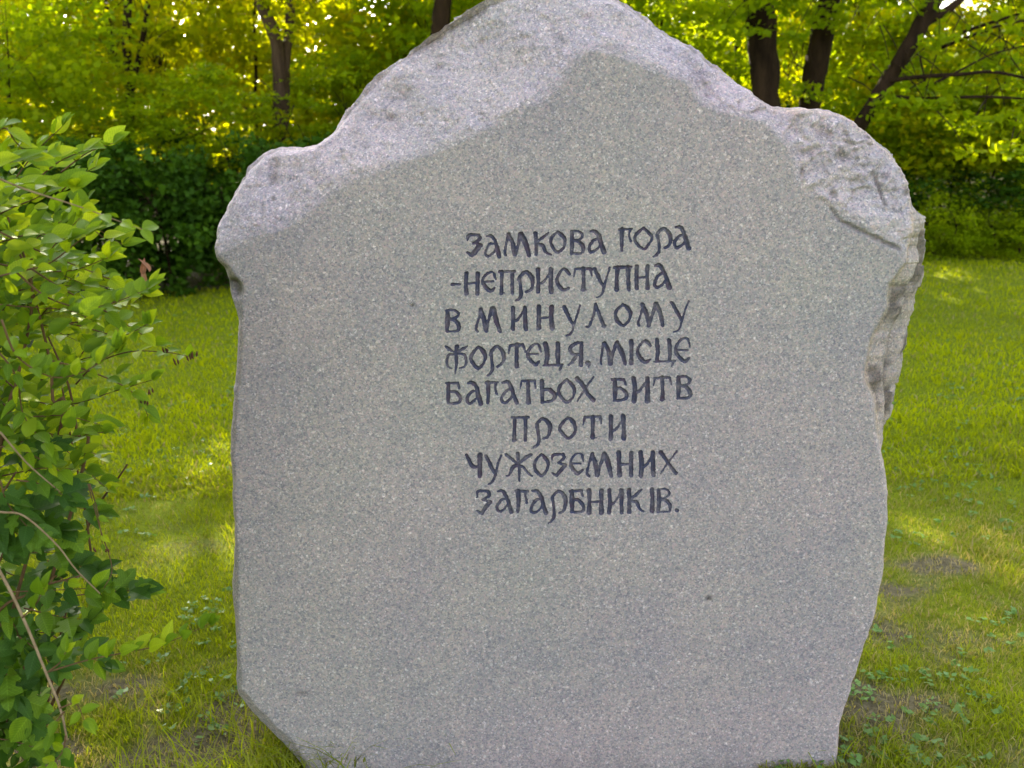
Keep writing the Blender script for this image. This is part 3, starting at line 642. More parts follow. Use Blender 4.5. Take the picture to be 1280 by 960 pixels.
def big_tree(name, stems, label, cat='tree', crown_h=5.2, sc=(1, 1), key='tree', var=0, mat='bark', branches=(), group=None, seed=0, crown_off=(0, 0), fork=None):
    """stems: list of [(px,py) ...], Y, width px at start/end; the trunk stands on the ground below its first point"""
    rnd = random.Random(seed); first = stems[0]; p0 = at(*first[0][0], first[1]); b = Vector((p0.x, p0.y, 0))
    o = empty(name, b, label, cat, group)
    tops = []
    for si, (pts, Y, w0, w1) in enumerate(stems):
        g = Geo(); P = [at(*p, Y) - b for p in pts]; k = Y / F * .5 * .8
        if si == 0 or P[0].z < .6 or not fork: P = [Vector((P[0].x * .8, P[0].y, -.1))] + P
        d = (P[-1] - P[-2]).normalized(); last = P[-1]
        for e in (1.0, 2.2):
            P.append(last + Vector((d.x * e * .8, rnd.uniform(-.25, .25) * e, max(d.z, .6) * e)))
        c = catmull([tuple(p) for p in P], 7); L_ = len(c)
        rad = []
        for i_, p in enumerate(c):
            f = i_ / (L_ - 1); r = k * (w0 + (w1 - w0) * f); r *= 1 + .5 * max(0, 1 - max(p[2], 0) / .5) if si == 0 else 1
            rad.append(r * (1 if f < .6 else 1 - .6 * (f - .6)))
        tube(g, c, rad, 14, .16, seed + si); tops.append(Vector(c[-1]))
        link('trunk', g.mesh('trunk'), M[mat], o)
    for (pts, Y, w0, w1) in branches:
        g = Geo(); P = [at(*p[:2], Y + (p[2] if len(p) > 2 else 0)) - b for p in pts]; k = Y / F * .5
        tubec(g, P, w0 * k, w1 * k, 8, 6, .12, seed); link('branch', g.mesh('branch'), M[mat], o)
    m, C = CR[key][var % len(CR[key])]
    ct = sum(tops, Vector()) / len(tops)
    cr = link('crown', m, None, o); cr.location = (ct.x + crown_off[0], ct.y + crown_off[1], crown_h); cr.scale = (sc[0], sc[0], sc[1]); cr.rotation_euler = (0, 0, rnd.random() * 6.28)
    g = Geo(); limbs(g, ct - Vector((0, 0, .8)), Vector(cr.location), C, sc, rnd, 14, .05); link('limbs', g.mesh('limbs'), M[mat], o)
    return o

# named trees of the wood's edge
big_tree('forked_tree', [([(352, 250), (350, 160), (350, 95), (345, 50), (330, 12), (318, -30)], 12.0, 23, 16), ([(356, 230), (357, 120), (358, 70), (362, 30), (364, -30)], 12.05, 12, 15)],
         'forked pale-brown tree rising above the low left shoulder of the stone', mat='bark_pale', seed=1, crown_h=5.3)
big_tree('multi_stemmed_tree', [([(163, 190), (163, 110), (158, 60), (160, 0), (158, -30)], 12.5, 15, 9), ([(160, 110), (140, 60), (132, 10), (126, -20)], 12.6, 9, 8), ([(166, 105), (178, 50), (186, 0), (192, -25)], 12.4, 8, 6)],
         'dark tree with several thin stems fanning out, left of the forked tree', seed=2, crown_h=5.5, fork=True)
big_tree('slender_tree', [([(320, 150), (320, 85), (318, 30), (320, -20)], 14.5, 5, 4)], 'slender dark trunk just left of the forked tree', seed=3, crown_h=6.5, sc=(.7, .8))
big_tree('slender_tree', [([(441, 160), (441, 100), (439, 40), (441, -20)], 15.5, 5, 4)], 'thin pale trunk right of the forked tree', mat='bark_pale', seed=4, crown_h=7.0, sc=(.7, .8))
big_tree('broad_tree', [([(548, 140), (548, 60), (552, 20), (556, -30)], 11.5, 27, 24)], 'dark trunk showing just above the upper left slope of the stone', seed=5, crown_h=5.2)
big_tree('broad_tree', [([(962, 240), (958, 140), (955, 70), (950, 10), (947, -40)], 11.0, 36, 50)], 'thickest dark trunk behind the right shoulder of the stone', seed=6, crown_h=4.75, var=1)
big_tree('leaning_tree', [([(1004, 240), (1012, 130), (1020, 80), (1030, 30), (1040, -30)], 11.6, 32, 34)], 'dark trunk leaning right, beside the thickest trunk', seed=7, crown_h=4.8)
big_tree('slanting_tree', [([(1045, 215), (1085, 142), (1108, 103), (1135, 60), (1160, 15), (1185, -30)], 10.2, 21, 24)], 'slanting tree with long bare side branches above the right of the lawn', seed=8, crown_h=6.4, var=1, crown_off=(1.0, .5),
         branches=[([(1150, 30), (1185, 12), (1215, -12)], 10.2, 14, 6), ([(1168, 60, 0), (1200, 42, -.3), (1240, 28, -.6), (1290, 12, -.8)], 10.2, 5, 3), ([(1170, 62, 0), (1210, 46, -.2), (1250, 32, -.3), (1290, 24, -.4)], 10.25, 5, 2.5),
                   ([(1105, 102, 0), (1150, 96, -.3), (1200, 93, -.6), (1240, 90, -.8), (1285, 98, -1)], 10.2, 6, 3), ([(1096, 120, 0), (1160, 123, -.3), (1230, 121, -.7), (1290, 124, -1)], 10.2, 5, 2.5), ([(1168, 104, -.4), (1200, 88, -.5), (1240, 68, -.6), (1290, 55, -.7)], 10.1, 3, 1.5),
                   ([(1150, 72, -.1), (1156, 100, -.2), (1163, 126, -.3)], 10.1, 2.4, 1.4)])
big_tree('slender_tree', [([(1090, 140), (1084, 75), (1074, 30), (1066, -20)], 13.5, 7, 7)], 'thin trunk leaning left between the leaning trunk and the slanting tree', seed=9, crown_h=6.8, sc=(.6, .7))
big_tree('slender_tree', [([(922, 110), (922, 60), (930, 20), (935, -20)], 14.0, 9, 7)], 'slender trunk just left of the thickest trunk', seed=10, crown_h=6.6, sc=(.7, .8))
big_tree('slender_tree', [([(408, 130), (405, 70), (398, 20), (392, -20)], 17, 4, 4)], 'thinnest trunk between the forked tree and the thin pale trunk', seed=12, crown_h=7.0, sc=(.6, .8))

# leafy sprays that hang into view from the trees' lower boughs
def sprays(tree, pts, per, size, seed, rad=.22, mat='leaf_mid'):
    rg = np.random.default_rng(seed); b = Vector(tree.location)
    C = []
    for k, (px, py, Y) in enumerate(pts):       # every spray hangs on a twig of its own
        c0 = at(px, py, Y) - b
        for j, c in enumerate((c0, c0 + Vector(rg.normal(size=3) * .12), c0 + Vector(rg.normal(size=3) * .18))):
            C.append(tuple(c)); g = Geo(); up = c + Vector((rg.uniform(-.4, .4), rg.uniform(-.2, .4), rg.uniform(.25, .5))); tubec(g, [up, up.lerp(c, .5) + Vector((0, 0, .04)), c], .007, .003, 5, 3)
            link('twig', g.mesh('twig'), M['bark'], tree)
    v, q, a = leaf_cloud(np.array(C), np.full(len(C), rad), per, size, flat=.7, seed=seed, squash=.35)
    link('hanging_foliage', mesh_np('hanging_foliage', v, q, False, {'rnd': a}), M[mat], tree)['kind'] = 'stuff'
T_ = {o.get('label', '')[:14]: o for o in D.objects if o.get('category') == 'tree'}
sprays(T_['slanting tree '], [(1180, 70, 9.9), (1215, 85, 9.8), (1250, 60, 9.7), (1285, 75, 9.6), (1150, 110, 10.0), (1195, 118, 9.8), (1240, 108, 9.6), (1275, 120, 9.5), (1130, 85, 10.3), (1260, 35, 9.6), (1215, 40, 9.8), (1285, 150, 9.5), (1230, 150, 9.6), (1180, 145, 9.8), (1105, 130, 10.0), (1165, 22, 10.3), (1262, 185, 9.6)], 26, .085, 401)
sprays(T_['thickest dark '], [(930, 8, 10.6), (955, 2, 10.4), (980, 12, 10.5), (905, 18, 10.7), (1000, 2, 10.4), (870, 8, 10.8), (895, 0, 10.6), (850, 14, 10.9)], 26, .085, 402)
sprays(T_['dark trunk lea'], [(1015, 12, 11.2), (1045, 10, 11.1), (1000, 105, 11.3), (1030, 28, 11.2), (1010, 120, 11.2), (1060, 40, 11.3)], 22, .08, 403)
sprays(T_['forked pale-br'], [(330, 5, 11.7), (372, 8, 11.6), (395, 22, 11.7), (352, 165, 11.6), (340, 185, 11.6), (366, 180, 11.6), (420, 10, 11.6), (362, 45, 11.7)], 20, .08, 404, mat='leaf_far')
sprays(T_['dark tree with'], [(150, 45, 12.1), (175, 30, 12.1), (130, 30, 12.1), (110, 10, 12.0), (185, 60, 12.1), (150, 95, 12.1), (200, 15, 12.0)], 20, .08, 405, mat='leaf_far')
# sunlit saplings and bushes (px, distance, crown centre height, scale xy, scale z, kind, label)
PL = [
 # understorey saplings, left
 (30, 13.5, 3.0, 1.1, 1.1, 'sapling', 'yellow green sapling at the far left edge of the wood'),
 (120, 15.0, 3.0, 1.1, 1.0, 'sapling', 'sunlit sapling behind the tree with several thin stems'),
 (215, 14.0, 2.9, 1.0, 1.0, 'sapling', 'sunlit sapling between the many-stemmed tree and the forked tree'),
 (290, 16.5, 3.2, 1.2, 1.2, 'sapling', 'bright yellow sapling behind the slender dark trunk'),
 (385, 15.0, 2.7, 1.0, 1.0, 'sapling', 'yellow sapling right behind the forked tree'),
 (455, 14.0, 2.4, .95, .9, 'sapling', 'sunlit sapling behind the thin pale trunk'),
 (520, 15.5, 3.3, 1.1, 1.1, 'sapling', 'sapling left of the dark trunk above the stone\'s left slope'),
 (600, 17.0, 3.2, 1.2, 1.1, 'sapling', 'sapling hidden behind the top of the stone'),
 (60, 18.5, 4.0, 1.4, 1.3, 'sapling', 'tall sapling deep in the wood at far left'),
 (200, 20.0, 4.3, 1.5, 1.4, 'sapling', 'tall yellow sapling deep in the wood left of the slender dark trunk'),
 (330, 21.0, 4.4, 1.5, 1.4, 'sapling', 'tall yellow sapling deep in the wood beyond the forked tree'),
 (470, 20.0, 4.2, 1.4, 1.4, 'sapling', 'tall sapling deep in the wood beyond the thin pale trunk'),
 (880, 14.5, 3.4, 1.1, 1.25, 'greensap', 'green sapling left of the thickest trunk'),
 (985, 15.5, 3.4, 1.2, 1.35, 'greensap', 'green sapling seen between the two thick dark trunks'),
 (1020, 14.5, 2.7, .9, 1.1, 'sapling', 'yellow green sapling right of the leaning trunk'),
 (1130, 16.0, 1.9, 1.1, .65, 'sapling', 'sunlit sapling behind the slanting tree'),
 (1215, 15.0, 2.0, 1.1, .6, 'sapling', 'yellow green sapling right of the slanting tree'),
 (1290, 14.0, 2.3, 1.0, .9, 'sapling', 'yellow green sapling at the right edge of the wood'),
 (930, 20.0, 4.0, 1.4, 1.3, 'sapling', 'tall sapling deep in the wood behind the thickest trunk'),
 (1010, 21.0, 3.4, 1.4, 1.0, 'sapling', 'tall sapling deep in the wood behind the leaning trunk'),
 (1200, 21.0, 2.0, 1.5, .75, 'sapling', 'low sapling deep in the wood right of the slanting tree'),
 (1310, 20.0, 3.4, 1.4, 1.1, 'sapling', 'sapling deep in the wood beyond the right edge'),
 (640, 13.2, 2.5, 1.1, 1.2, 'greensap', 'young tree added behind the middle of the stone to keep sun off the lawn'),  # young trees behind the stone, added to block sun on the lawn
 (730, 13.5, 2.7, 1.1, 1.2, 'greensap', 'young tree added behind the right half of the stone top to keep sun off the lawn'),
 (810, 13.2, 2.6, 1.1, 1.2, 'greensap', 'young tree added behind the right slope of the stone to keep sun off the lawn'),
 (560, 13.4, 2.6, 1.1, 1.2, 'greensap', 'young tree added behind the left slope of the stone to keep sun off the lawn'),
 # green layer in front, right
 (1110, 12.9, 1.9, .85, .75, 'greensap', 'green young tree whose leaves meet the right shoulder of the stone'),
 (1190, 12.8, 1.95, .95, .8, 'sapling', 'green young tree under the long bare side branches'),
 (1285, 12.6, 2.2, .9, .9, 'sapling', 'green young tree at the right edge above the lawn'),
 (1285, 12.4, 3.1, .75, .45, 'greensap', 'leafy young tree whose top fills the upper right corner'),
 # left green layer
 (20, 10.8, 2.7, .9, .9, 'greensap', 'green young tree in the upper left corner'),
 (85, 11.5, 1.9, .8, .6, 'greensap', 'green young tree before the many-stemmed tree'),
 (250, 11.6, 1.75, .75, .5, 'greensap', 'green young tree left of the forked tree\'s foot'),
 (425, 12.4, 1.9, .7, .5, 'greensap', 'green young tree right of the forked tree\'s foot'),
]
for k, (px, Y, zc, s1, s2, key, lab) in enumerate(PL):
    p = at(px, 200, Y); deep = 'far' if Y > 13 else 'near'
    plant('young_tree', key, k, (p.x, p.y, 0), zc, (s1, s2), lab, 'young tree', 'young trees of the understorey', 1, .035 if Y > 13 else .016, 300 + k)
BU = [
 (-60, 9.3, .80, .9, 1.0, 'bush', 'dark bush at the left edge beyond the near shrub'),
 (40, 9.6, .75, 1.0, .9, 'bush', 'dark bush at the lawn edge behind the near shrub\'s top'),
 (130, 9.9, .75, .9, .9, 'bush', 'dark bush between the near shrub and the stone, left one'),
 (215, 10.2, .75, .9, .95, 'bush', 'dark bush between the near shrub and the stone, right one'),
 (300, 10.6, .75, .9, .9, 'bush', 'dark bush half hidden by the left edge of the stone'),
 (400, 11.0, .75, 1.0, .9, 'bush', 'dark bush behind the left shoulder of the stone'),
 (90, 12.6, 1.0, 1.1, .8, 'bush', 'tall dark bush behind the lawn edge bushes, far left'),
 (200, 12.8, 1.0, 1.1, .8, 'bush', 'tall dark bush behind the lawn edge bushes, near the forked tree'),
 (330, 12.6, .85, 1.0, .7, 'bush', 'dark bush round the foot of the forked tree'),
 (1095, 12.5, .45, .9, .6, 'bush', 'dark bush behind the right edge of the stone'),
 (1170, 12.3, .42, .85, .5, 'greenbush', 'mid green bush beyond the right lawn, left one'),
 (1250, 12.2, .46, .9, .55, 'bush', 'dark bush beyond the right lawn, right one'),
 (1330, 11.9, .45, .9, .55, 'greenbush', 'mid green bush beyond the right edge of the lawn'),
 (1120, 13.2, 1.25, .95, .8, 'greenbush', 'mid green bush above the dark bushes, touching the stone\'s right shoulder'),
 (1205, 13.1, 1.3, 1.0, .8, 'greenbush', 'mid green bush above the dark bushes, under the long bare branches'),
 (1295, 12.9, 1.35, 1.0, .85, 'greenbush', 'mid green bush above the dark bushes at the right edge'),
 (520, 11.6, .9, 1.1, 1.0, 'bush', 'dark bush added out of sight behind the left half of the stone to shade the lawn'),  # hedge behind the stone added as a sun screen for the lawn
 (650, 12.0, .9, 1.2, 1.0, 'bush', 'dark bush added out of sight behind the middle of the stone to shade the lawn'),
 (790, 12.3, .9, 1.2, 1.0, 'bush', 'dark bush added out of sight behind the right half of the stone to shade the lawn'),
 (930, 12.5, .9, 1.2, 1.0, 'bush', 'dark bush added at the foot of the thickest trunk behind the stone to shade the lawn'),
 (1185, 11.4, .28, .50, .40, 'greenbush', 'small low green bush on the lawn edge nearest the stone at right'),
 (1262, 11.3, .26, .55, .36, 'greenbush', 'small low green bush on the lawn edge at far right'),
]
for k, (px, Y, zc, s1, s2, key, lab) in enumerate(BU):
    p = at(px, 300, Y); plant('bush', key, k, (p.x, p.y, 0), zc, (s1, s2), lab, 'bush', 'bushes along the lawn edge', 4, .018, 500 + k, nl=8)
plant('young_tree', 'greensap', 1, (-2.75, 1.75, 0), 1.75, (1.1, 1.3), 'leafy young tree just outside the left edge, shading the shrubs', 'young tree', 'young trees of the understorey', 1, .03, 950)
# the far wood, one mass nobody could count
rg = np.random.default_rng(5); n = 3200
cx = rg.uniform(-26, 26, n); cy = 25 + 23 * rg.random(n) ** 1.3; hcap = np.where(cx > 6, 3.6, 5.8) * (.8 + cy / 120) + .8 * fbm(cx * .25, cy * 0, 0, 2, 3); gapx = cx / cy; hcap = np.where((gapx > .34) & (gapx < .45), 2.6 + .02 * cy, hcap); cz = rg.random(n) ** 1.15 * hcap
cz[:1500] = rg.random(1500) * np.where((gapx[:1500] > .34) & (gapx[:1500] < .45), 2.6, 4.4); cy[:1500] = 30 + 18 * rg.random(1500)
v, q, a = leaf_cloud(np.stack([cx, cy, cz], 1), np.full(n, 1.25), 50, .21, seed=9, squash=.6)
tag(link('far_wood', mesh_np('far_wood', v, q, False, {'rnd': a}), M['leaf_far']), 'yellow green mass of leaves deep in the wood', 'foliage', None, 'stuff')

# ------------------------------------------------------------------ the shrubs at the left, leaf by leaf
def leaf_mesh(name, L, Wd, bend, fold, lobed=False, seed=0):
    rnd = random.Random(seed); n = 9; g = Geo()
    for k in range(n + 1):
        s = k / n
        w_ = math.sin(math.pi * s ** .75) ** .9 * .5 * Wd if not lobed else 0
        if lobed:
            w_ = .5 * Wd * (.25 + .75 * abs(math.sin(math.pi * (s * 2.6 + .05)))) * math.sin(math.pi * min(1, s * .97 + .03)) ** .5 * (1.25 - .55 * s)
        w_ = max(w_, .0006)
        zb = -bend * s * s * L; sw = math.sin(s * 3) * L * .03
        g.v += [(s * L, -w_ + sw, zb + fold * w_), (s * L, -w_ * .5 + sw, zb + fold * w_ * .4), (s * L, sw, zb), (s * L, w_ * .5 + sw, zb + fold * w_ * .4), (s * L, w_ + sw, zb + fold * w_)]
    for k in range(n):
        for j in range(4):
            a = k * 5 + j; g.f.append((a, a + 5, a + 6, a + 1))
    n0 = len(g.v); g.v += [(-.012, -.0008, .001), (-.012, .0008, .001)]; g.f.append((n0, 1, 3, n0 + 1))
    return g.mesh(name)
LV = [leaf_mesh('leaf', 1, .46 + .08 * (k % 3), .12 + .2 * (k % 4) / 3, .25 + .1 * (k % 2), False, k) for k in range(6)]
LB = []
def lobed(seed):
    rnd = random.Random(seed); g = Geo()
    # outline of a three to five lobed, toothed leaf; fan from the midrib
    pts = [(0, 0), (.10, .10), (.12, .30), (.28, .36), (.30, .22), (.42, .24), (.50, .42), (.66, .38), (.66, .20), (.80, .16), (.90, .10), (1.0, 0)]
    pts = [(a, b * rnd.uniform(.9, 1.15)) for a, b in pts]
    zf = lambda a, b: -.16 * a * a + .22 * abs(b)
    mid_ = [(a, 0) for a, b in pts]
    for sgn in (1, -1):
        n0 = len(g.v)
        g.v += [(a, sgn * b, zf(a, b)) for a, b in pts] + [(a, 0, zf(a, 0)) for a, b in mid_]
        n = len(pts)
        for k in range(n - 1):
            f = (n0 + k, n0 + k + 1, n0 + n + k + 1, n0 + n + k); g.f.append(f if sgn < 0 else f[::-1])
    return g.mesh('leaf', True)
LB = [lobed(k) for k in range(4)]
for m_ in LV: m_.materials.append(M['leaf_near'])
LD = [m_.copy() for m_ in LV]
for m_ in LD: m_.materials.clear(); m_.materials.append(M['leaf_lobed']); m_.name = 'leaf'
for m_ in LB: m_.materials.append(M['leaf_lobed'])
WL = leaf_mesh('withered_leaf', 1, .4, .5, .8, False, 3); WL.materials.append(M['leaf_withered'])
leaf_count = {}
def put_leaf(parent, mesh, p, d, size, roll=0.0, up=Vector((.1, -.75, .75)), name='leaf'):
    x = Vector(d).normalized(); z = (up - x * up.dot(x)); z.normalize()
    z = Matrix.Rotation(roll, 3, x) @ z; y = z.cross(x)
    o = D.objects.new(name, mesh); COL.objects.link(o); o.parent = parent
    mt = Matrix((x, y, z)).transposed().to_4x4() @ Matrix.Diagonal((size, size, size, 1)); mt.translation = p - parent.location
    o.matrix_local = mt; leaf_count[parent.name] = leaf_count.get(parent.name, 0) + 1; return o
def sprig(parent, ctrl, r0, leaves, size, seed, mat='twig', lm=LV, tip=True, start=.15, upw=.35, spread=1.0, tipburst=3):
    rnd = random.Random(seed); P = catmull([tuple(p) for p in ctrl], 6); g = Geo()
    off = parent.location
    tube(g, [Vector(p) - off for p in P], [r0 * (1 - .7 * i_ / len(P)) for i_ in range(len(P))], 6)
    link('twig', g.mesh('twig'), M[mat], parent)
    L_ = len(P) - 1
    for k in range(leaves):
        f = start + (1 - start) * (k + .5) / leaves; i_ = min(int(f * L_), L_ - 1); p = Vector(P[i_]).lerp(Vector(P[i_ + 1]), f * L_ - i_)
        t_ = (Vector(P[i_ + 1]) - Vector(P[i_])).normalized()
        side = t_.cross(Vector((rnd.uniform(-.2, .2), rnd.uniform(-.5, .2), 1))).normalized()
        for sg in (1, -1):
            d = t_ * rnd.uniform(.35, .8) + side * sg * spread * rnd.uniform(.5, 1) + Vector((0, 0, upw * rnd.uniform(.4, 1.6)))
            put_leaf(parent, rnd.choice(lm), p, d, size * rnd.uniform(.65, 1.15), rnd.uniform(-.5, .5))
    if tip:
        for k in range(tipburst):
            d = t_ + Vector((rnd.uniform(-.7, .7), rnd.uniform(-.6, .4), rnd.uniform(.0, .9)))
            put_leaf(parent, rnd.choice(lm), Vector(P[-1]), d, size * rnd.uniform(.6, .95), rnd.uniform(-.5, .5))
Y0 = 1.75
b1 = Vector((-1.5, 2.1, 0)); b2 = Vector((-1.55, 1.9, 0)); b3 = Vector((-1.45, 2.05, 0))
sh1 = empty('leafy_shrub', b1, 'bright yellow green shrub with small oval leaves at upper left, nearest the camera', 'shrub')
sh2 = empty('arching_shrub', b2, 'sparse shrub at lower left with a bare tan arching cane and a low leafy sprig', 'shrub')
sh3 = empty('lobed_leaf_shrub', b3, 'dark green shrub with lobed leaves at lower left, under the bright one', 'shrub')
def A(px, py, y=Y0): return at(px, py, y)
sh4 = empty('leafy_shrub', Vector((-1.4, 2.5, 0)), 'second yellow green shrub with small oval leaves, filling in right behind the nearest one', 'shrub')
# main canes
for k, (pts, par) in enumerate([([(0, 560), (20, 480), (40, 380), (30, 320), (-10, 230)], sh1), ([(70, 560), (66, 500), (60, 440), (30, 330), (5, 290)], sh1), ([(100, 600), (96, 540), (85, 480), (60, 420)], sh1), ([(-20, 520), (0, 400), (20, 300)], sh1)]):
    g = Geo(); P = [Vector((par.location.x + .05 * k, par.location.y + .03 * k, -.03))] + [A(a, b, Y0 + .12 + .05 * k) for a, b in pts]
    P = [p - par.location for p in P]; tubec(g, P, .0042, .0018, 7, 6); link('stem', g.mesh('stem'), M['twig'], par)
# traced sprigs of the bright shrub
TR = [
 ([(-20, 215), (30, 236), (80, 252), (110, 262), (150, 277), (190, 291)], 1.65, 2, .045, 'cane', .05),
 ([(-30, 250), (20, 236), (60, 232), (95, 234)], 1.62, 4, .050, 'twig', .3),
 ([(-30, 215), (0, 205), (30, 200), (62, 196)], 1.6, 4, .050, 'twig', .3),
 ([(-20, 280), (10, 262), (40, 250), (58, 240)], 1.68, 4, .048, 'twig', .3),
 ([(2, 400), (18, 440), (45, 463), (75, 472), (110, 462), (142, 440)], 1.55, 8, .040, 'twig', .9),
 ([(0, 330), (40, 338), (90, 338), (135, 322)], 1.7, 6, .045, 'twig', .4),
 ([(20, 340), (60, 372), (110, 385), (160, 372), (190, 358)], 1.75, 7, .045, 'twig', .4),
 ([(-10, 380), (40, 384), (85, 388), (120, 402)], 1.62, 5, .046, 'twig', .6),
 ([(30, 330), (80, 362), (130, 388), (165, 410), (200, 432)], 1.85, 6, .042, 'twig', .2),
 ([(-20, 310), (10, 300), (45, 292), (85, 300)], 1.65, 5, .05, 'twig', .4),
 ([(-20, 350), (20, 340), (60, 330), (100, 300), (118, 288)], 1.72, 6, .048, 'twig', .4),
 ([(0, 470), (40, 500), (90, 505), (140, 490), (190, 475)], 1.85, 7, .042, 'twig', .3),
 ([(60, 450), (100, 460), (150, 480), (175, 500), (185, 520)], 1.9, 6, .04, 'twig', .2),
 ([(0, 500), (30, 530), (80, 545), (130, 540)], 1.8, 6, .045, 'twig', .3),
 ([(-10, 430), (20, 470), (30, 520), (60, 560)], 1.75, 6, .045, 'twig', .2),
 ([(40, 520), (80, 560), (110, 590), (135, 612)], 1.9, 6, .042, 'twig', .2),
 ([(-20, 560), (20, 560), (60, 580), (90, 600)], 1.8, 5, .045, 'twig', .2),
 ([(95, 480), (120, 455), (160, 440), (205, 440), (238, 446)], 1.9, 3, .038, 'twig', .1),
 ([(0, 290), (40, 310), (90, 330), (140, 350), (178, 365)], 1.8, 6, .045, 'twig', .3),
 ([(70, 400), (110, 410), (150, 420), (185, 405)], 1.72, 4, .045, 'twig', .3),
 ([(-20, 180), (5, 160), (20, 178), (38, 195)], 1.7, 3, .045, 'twig', .3),
]
for k, (pts, y, n, s, mat, upw) in enumerate(TR):
    ctrl = [A(a, b, y + (.22 * (1 - i_ / (len(pts) - 1))) * (1 if k % 2 else -.3)) for i_, (a, b) in enumerate(pts)]
    sprig(sh1, ctrl, .0020, n + 2, s * .95, 40 + k, mat, upw=upw, tipburst=0 if k == 0 else 3, start=.15 if k else .5)
# the dense inside of the shrubbery, going on to the left of the picture, its depth shade painted in by dark leaves
rg = np.random.default_rng(77); cc = []
while len(cc) < 260:
    p = rg.uniform((-2.6, 1.5, 0), (-.9, 3.0, 1.75)); q_ = (p[0] + 1.75) / (.85 if p[2] < 1.5 else .6)
    if q_ ** 2 + ((p[1] - 2.3) / .8) ** 2 < 1 and p[0] < -.575 * p[1] + .02 * p[1] * math.sin(p[2] * 7) - (.25 if p[1] < 1.9 else 0): cc.append(p)
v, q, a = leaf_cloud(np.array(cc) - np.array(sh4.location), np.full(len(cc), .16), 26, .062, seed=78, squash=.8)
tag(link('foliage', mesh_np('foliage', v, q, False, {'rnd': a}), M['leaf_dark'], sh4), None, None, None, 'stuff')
# the leaves beyond the nearest three hundred, in one part
def leaf_mass(parent, n, boxpx, yr, size, mat, seed):
    rg = np.random.default_rng(seed); rd = random.Random(seed); V = []; Q = []; A_ = []; base = 0
    src = [(np.array([v_.co[:] for v_ in m_.vertices]), np.array([p_.vertices[:] for p_ in m_.polygons])) for m_ in LV]
    for k in range(n):
        lv_, lq = src[k % len(src)]; px = boxpx[0] + (boxpx[2] - boxpx[0]) * rd.random() ** 1.5; py = rd.uniform(boxpx[1], boxpx[3])
        if k % 3: px, py = lx0 + rd.gauss(0, 14), ly0 + rd.gauss(0, 12)
        else: lx0, ly0 = px, py
        p = A(px, py, rd.uniform(*yr)); x_ = Vector((rd.uniform(-.4, 1), rd.uniform(-.6, .3), rd.uniform(-.2, .9))).normalized()
        up = Vector((rd.uniform(-.5, .6), -.75, rd.uniform(.2, 1))); z_ = (up - x_ * up.dot(x_)).normalized(); y_ = z_.cross(x_)
        mt = np.array((x_, y_, z_)); s = size * rd.uniform(.6, 1.2)
        V.append(lv_ @ mt * s + np.array(p - parent.location)); Q.append(lq + base); base += len(lv_); A_.append(np.full(len(lv_), rd.random()))
    o = link('foliage', mesh_np('foliage', np.concatenate(V), np.concatenate(Q), True, {'rnd': np.concatenate(A_)}), mat, parent); o['kind'] = 'stuff'
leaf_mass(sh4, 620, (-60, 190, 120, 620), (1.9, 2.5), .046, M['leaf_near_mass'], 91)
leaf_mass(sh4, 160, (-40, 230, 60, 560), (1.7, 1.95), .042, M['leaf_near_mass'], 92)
# a burst of narrow new leaves at the end of the arching sprig, a withered leaf, seed heads
rnd = random.Random(5)
for k in range(7):
    put_leaf(sh1, LV[0], A(150, 440, 1.55), Vector((rnd.uniform(-.6, .7), rnd.uniform(-.3, .2), 1.0)), rnd.uniform(.03, .045), rnd.uniform(-1, 1))
for p in ((184, 352), (178, 343), (187, 340)):
    put_leaf(sh1, WL, A(p[0], p[1], 1.8), Vector((rnd.uniform(-.4, .4), -.2, 1)), .028, rnd.uniform(-1, 1), name='withered_leaf')
def seed_head(parent, px, py, y, n=3, s=.012):
    g = Geo()
    for k in range(n):
        a = A(px + rnd.uniform(-4, 4), py + rnd.uniform(-2, 3), y) - parent.location; b = a + Vector((rnd.uniform(-.004, .004), 0, s))
        tube(g, [a, a.lerp(b, .35), a.lerp(b, .7), b], [.0006, .0022, .0018, .0004], 6)
    link('seed_head', g.mesh('seed_head'), M['seed'], parent)
for p in ((205, 440), (222, 456), (236, 450), (243, 448), (188, 492), (182, 505), (110, 612)): seed_head(sh1, p[0], p[1], 1.88)
# random inner sprigs to fill the body of the bright shrub
for k in range(46):
    ax, ay = rnd.uniform(-50, 90), rnd.uniform(215, 610); ln = rnd.uniform(50, 110); an = rnd.uniform(-.9, .5)
    y = rnd.uniform(1.85, 2.3)
    c = [A(ax, ay, y), A(ax + ln * .5 * math.cos(an), ay + ln * .5 * math.sin(an) - 6, y - .03), A(ax + ln * math.cos(an), ay + ln * math.sin(an), y - .05)]
    if leaf_count.get(sh4.name, 0) < 292: sprig(sh4, c, .0018, 3, .050, 700 + k, 'twig', upw=.4, tipburst=2)
g = Geo()
for pts in ([(-1.1, 2.3, .5), (-1.0, 2.1, 1.1)], [(-1.15, 2.4, .6), (-.9, 2.15, .9)]): tubec(g, [Vector((0, 0, -.03))] + [Vector(p) - sh4.location for p in pts], .005, .002, 6, 5)
link('stem', g.mesh('stem'), M['twig'], sh4)
